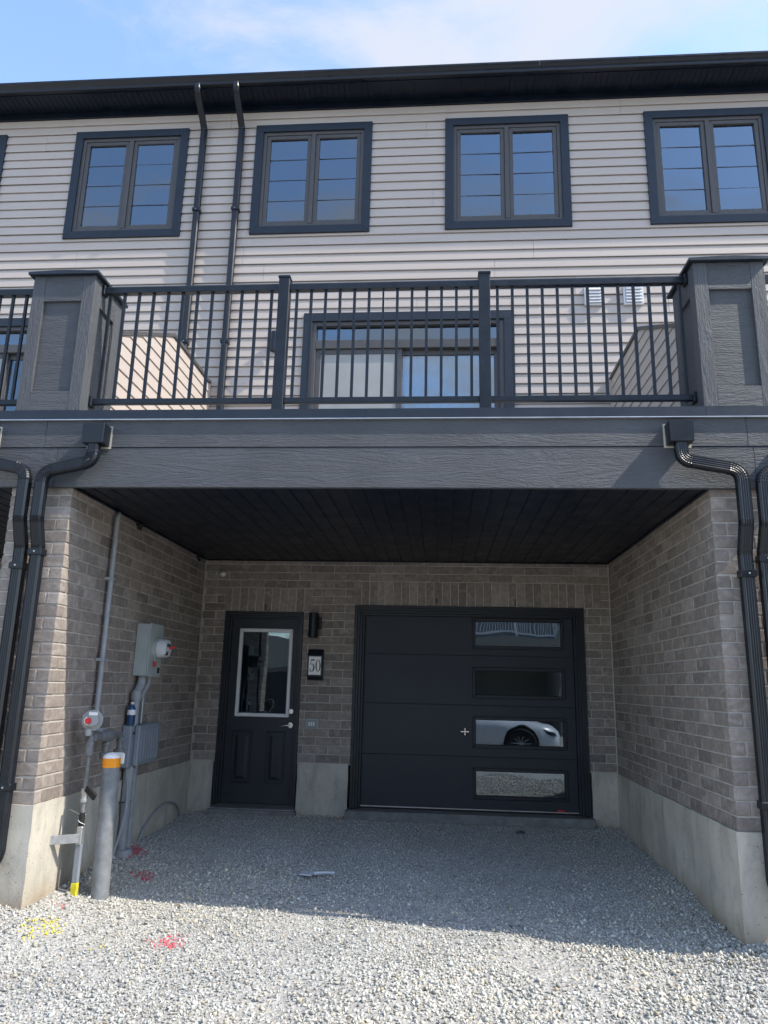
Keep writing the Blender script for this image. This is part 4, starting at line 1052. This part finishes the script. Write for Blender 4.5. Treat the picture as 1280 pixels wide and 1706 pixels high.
MB().box(-12, 1.2, -27, -22, -.9, 1.5).build('wall', 'opposite_cream', gs)
MB().prism([(-12.4, 1.5), (1.6, 1.5), (-5.4, 2.9)], 'y', -27.4, -21.6).build('roof', 'opposite_tan', gs)
MB().box(-9, -3, -22.0, -21.95, -.8, 1.3).build('garage_door', 'door_paint', gs)

car = empty('parked_car', (3.3, -10.9, -.79), 'white car parked in the lane, reflected in the garage door panes', 'car')
CZ = -.79; CY = -10.88
st = [(1.02, .55, .40, .80), (1.10, .72, .30, .96), (1.5, .86, .22, 1.02), (2.2, .90, .20, 1.0), (3.2, .91, .20, .98), (4.0, .91, .20, .96), (4.6, .89, .20, .91), (5.1, .85, .20, .85), (5.4, .76, .22, .76), (5.55, .62, .28, .66), (5.60, .50, .34, .58)]
def section(x, hw, z0, z1, n=24):
    r_ = []
    for i in range(n):
        a = 2*math.pi*i/n; ca, sa = math.cos(a), math.sin(a)
        r_.append((x, CY+hw*math.copysign(abs(ca)**.42, ca), CZ+(z0+z1)/2+(z1-z0)/2*math.copysign(abs(sa)**.55, sa)))
    return r_
def loft(secs):
    n = len(secs[0]); vs_ = [v for s_ in secs for v in s_]
    return MB().add(vs_, [(i*n+j, i*n+(j+1) % n, (i+1)*n+(j+1) % n, (i+1)*n+j) for i in range(len(secs)-1) for j in range(n)]+[tuple(range(n))[::-1], tuple((len(secs)-1)*n+j for j in range(n))])
loft([section(*q) for q in st]).build('body', 'car_white', car, smooth=50)
loft([section(*q) for q in [(1.35, .55, .9, 1.02), (1.9, .66, .9, 1.34), (2.5, .68, .9, 1.43), (3.2, .67, .9, 1.41), (3.8, .64, .9, 1.22), (4.35, .60, .88, .96)]]).build('cabin', 'glass_dark', car, smooth=50)
loft([section(*q) for q in [(1.8, .60, 1.30, 1.345), (2.1, .64, 1.36, 1.415), (2.5, .66, 1.38, 1.445), (3.1, .64, 1.37, 1.43), (3.35, .60, 1.34, 1.39)]]).build('roof', 'car_white', car, smooth=50)
for x in (1.85, 4.62):
    for s_ in (-1, 1):
        yo = CY+s_*.90
        MB().lathe((x, yo-s_*.16, CZ+.36), (0, s_, 0), [(0, .43), (.165, .43), (.17, .40), (.17, .36)], 36).build('wheel_arch', 'rubber', car, smooth=40)
        wh = MB().lathe((x, yo-s_*.15, CZ+.36), (0, s_, 0), [(0, .34), (.02, .36), (.17, .36), (.20, .335), (.195, .27), (.15, .26)], 36).build('wheel', 'rubber', car, smooth=40)
        rm = MB().lathe((x, yo+s_*.0, CZ+.36), (0, s_, 0), [(0, .262), (.045, .262), (.048, .245), (.02, .243)], 32)
        for k in range(10):
            a = k*math.pi/5; rm.cyl((x, yo+s_*.035, CZ+.36), (x+.25*math.cos(a), yo+s_*.035, CZ+.36+.25*math.sin(a)), .022, 6, .014)
        rm.build('rim', 'aluminium', wh, smooth=40)
for s_ in (-1, 1):
    MB().prism([(5.02, CZ+.74), (5.42, CZ+.64), (5.47, CZ+.56), (5.30, CZ+.60)], 'y', CY+s_*.60, CY+s_*.80).build('headlight', 'glass_dark', car, bevel=.01)
for q in [o_ for o_ in bpy.data.objects if '_w' in o_]: del q['_w']
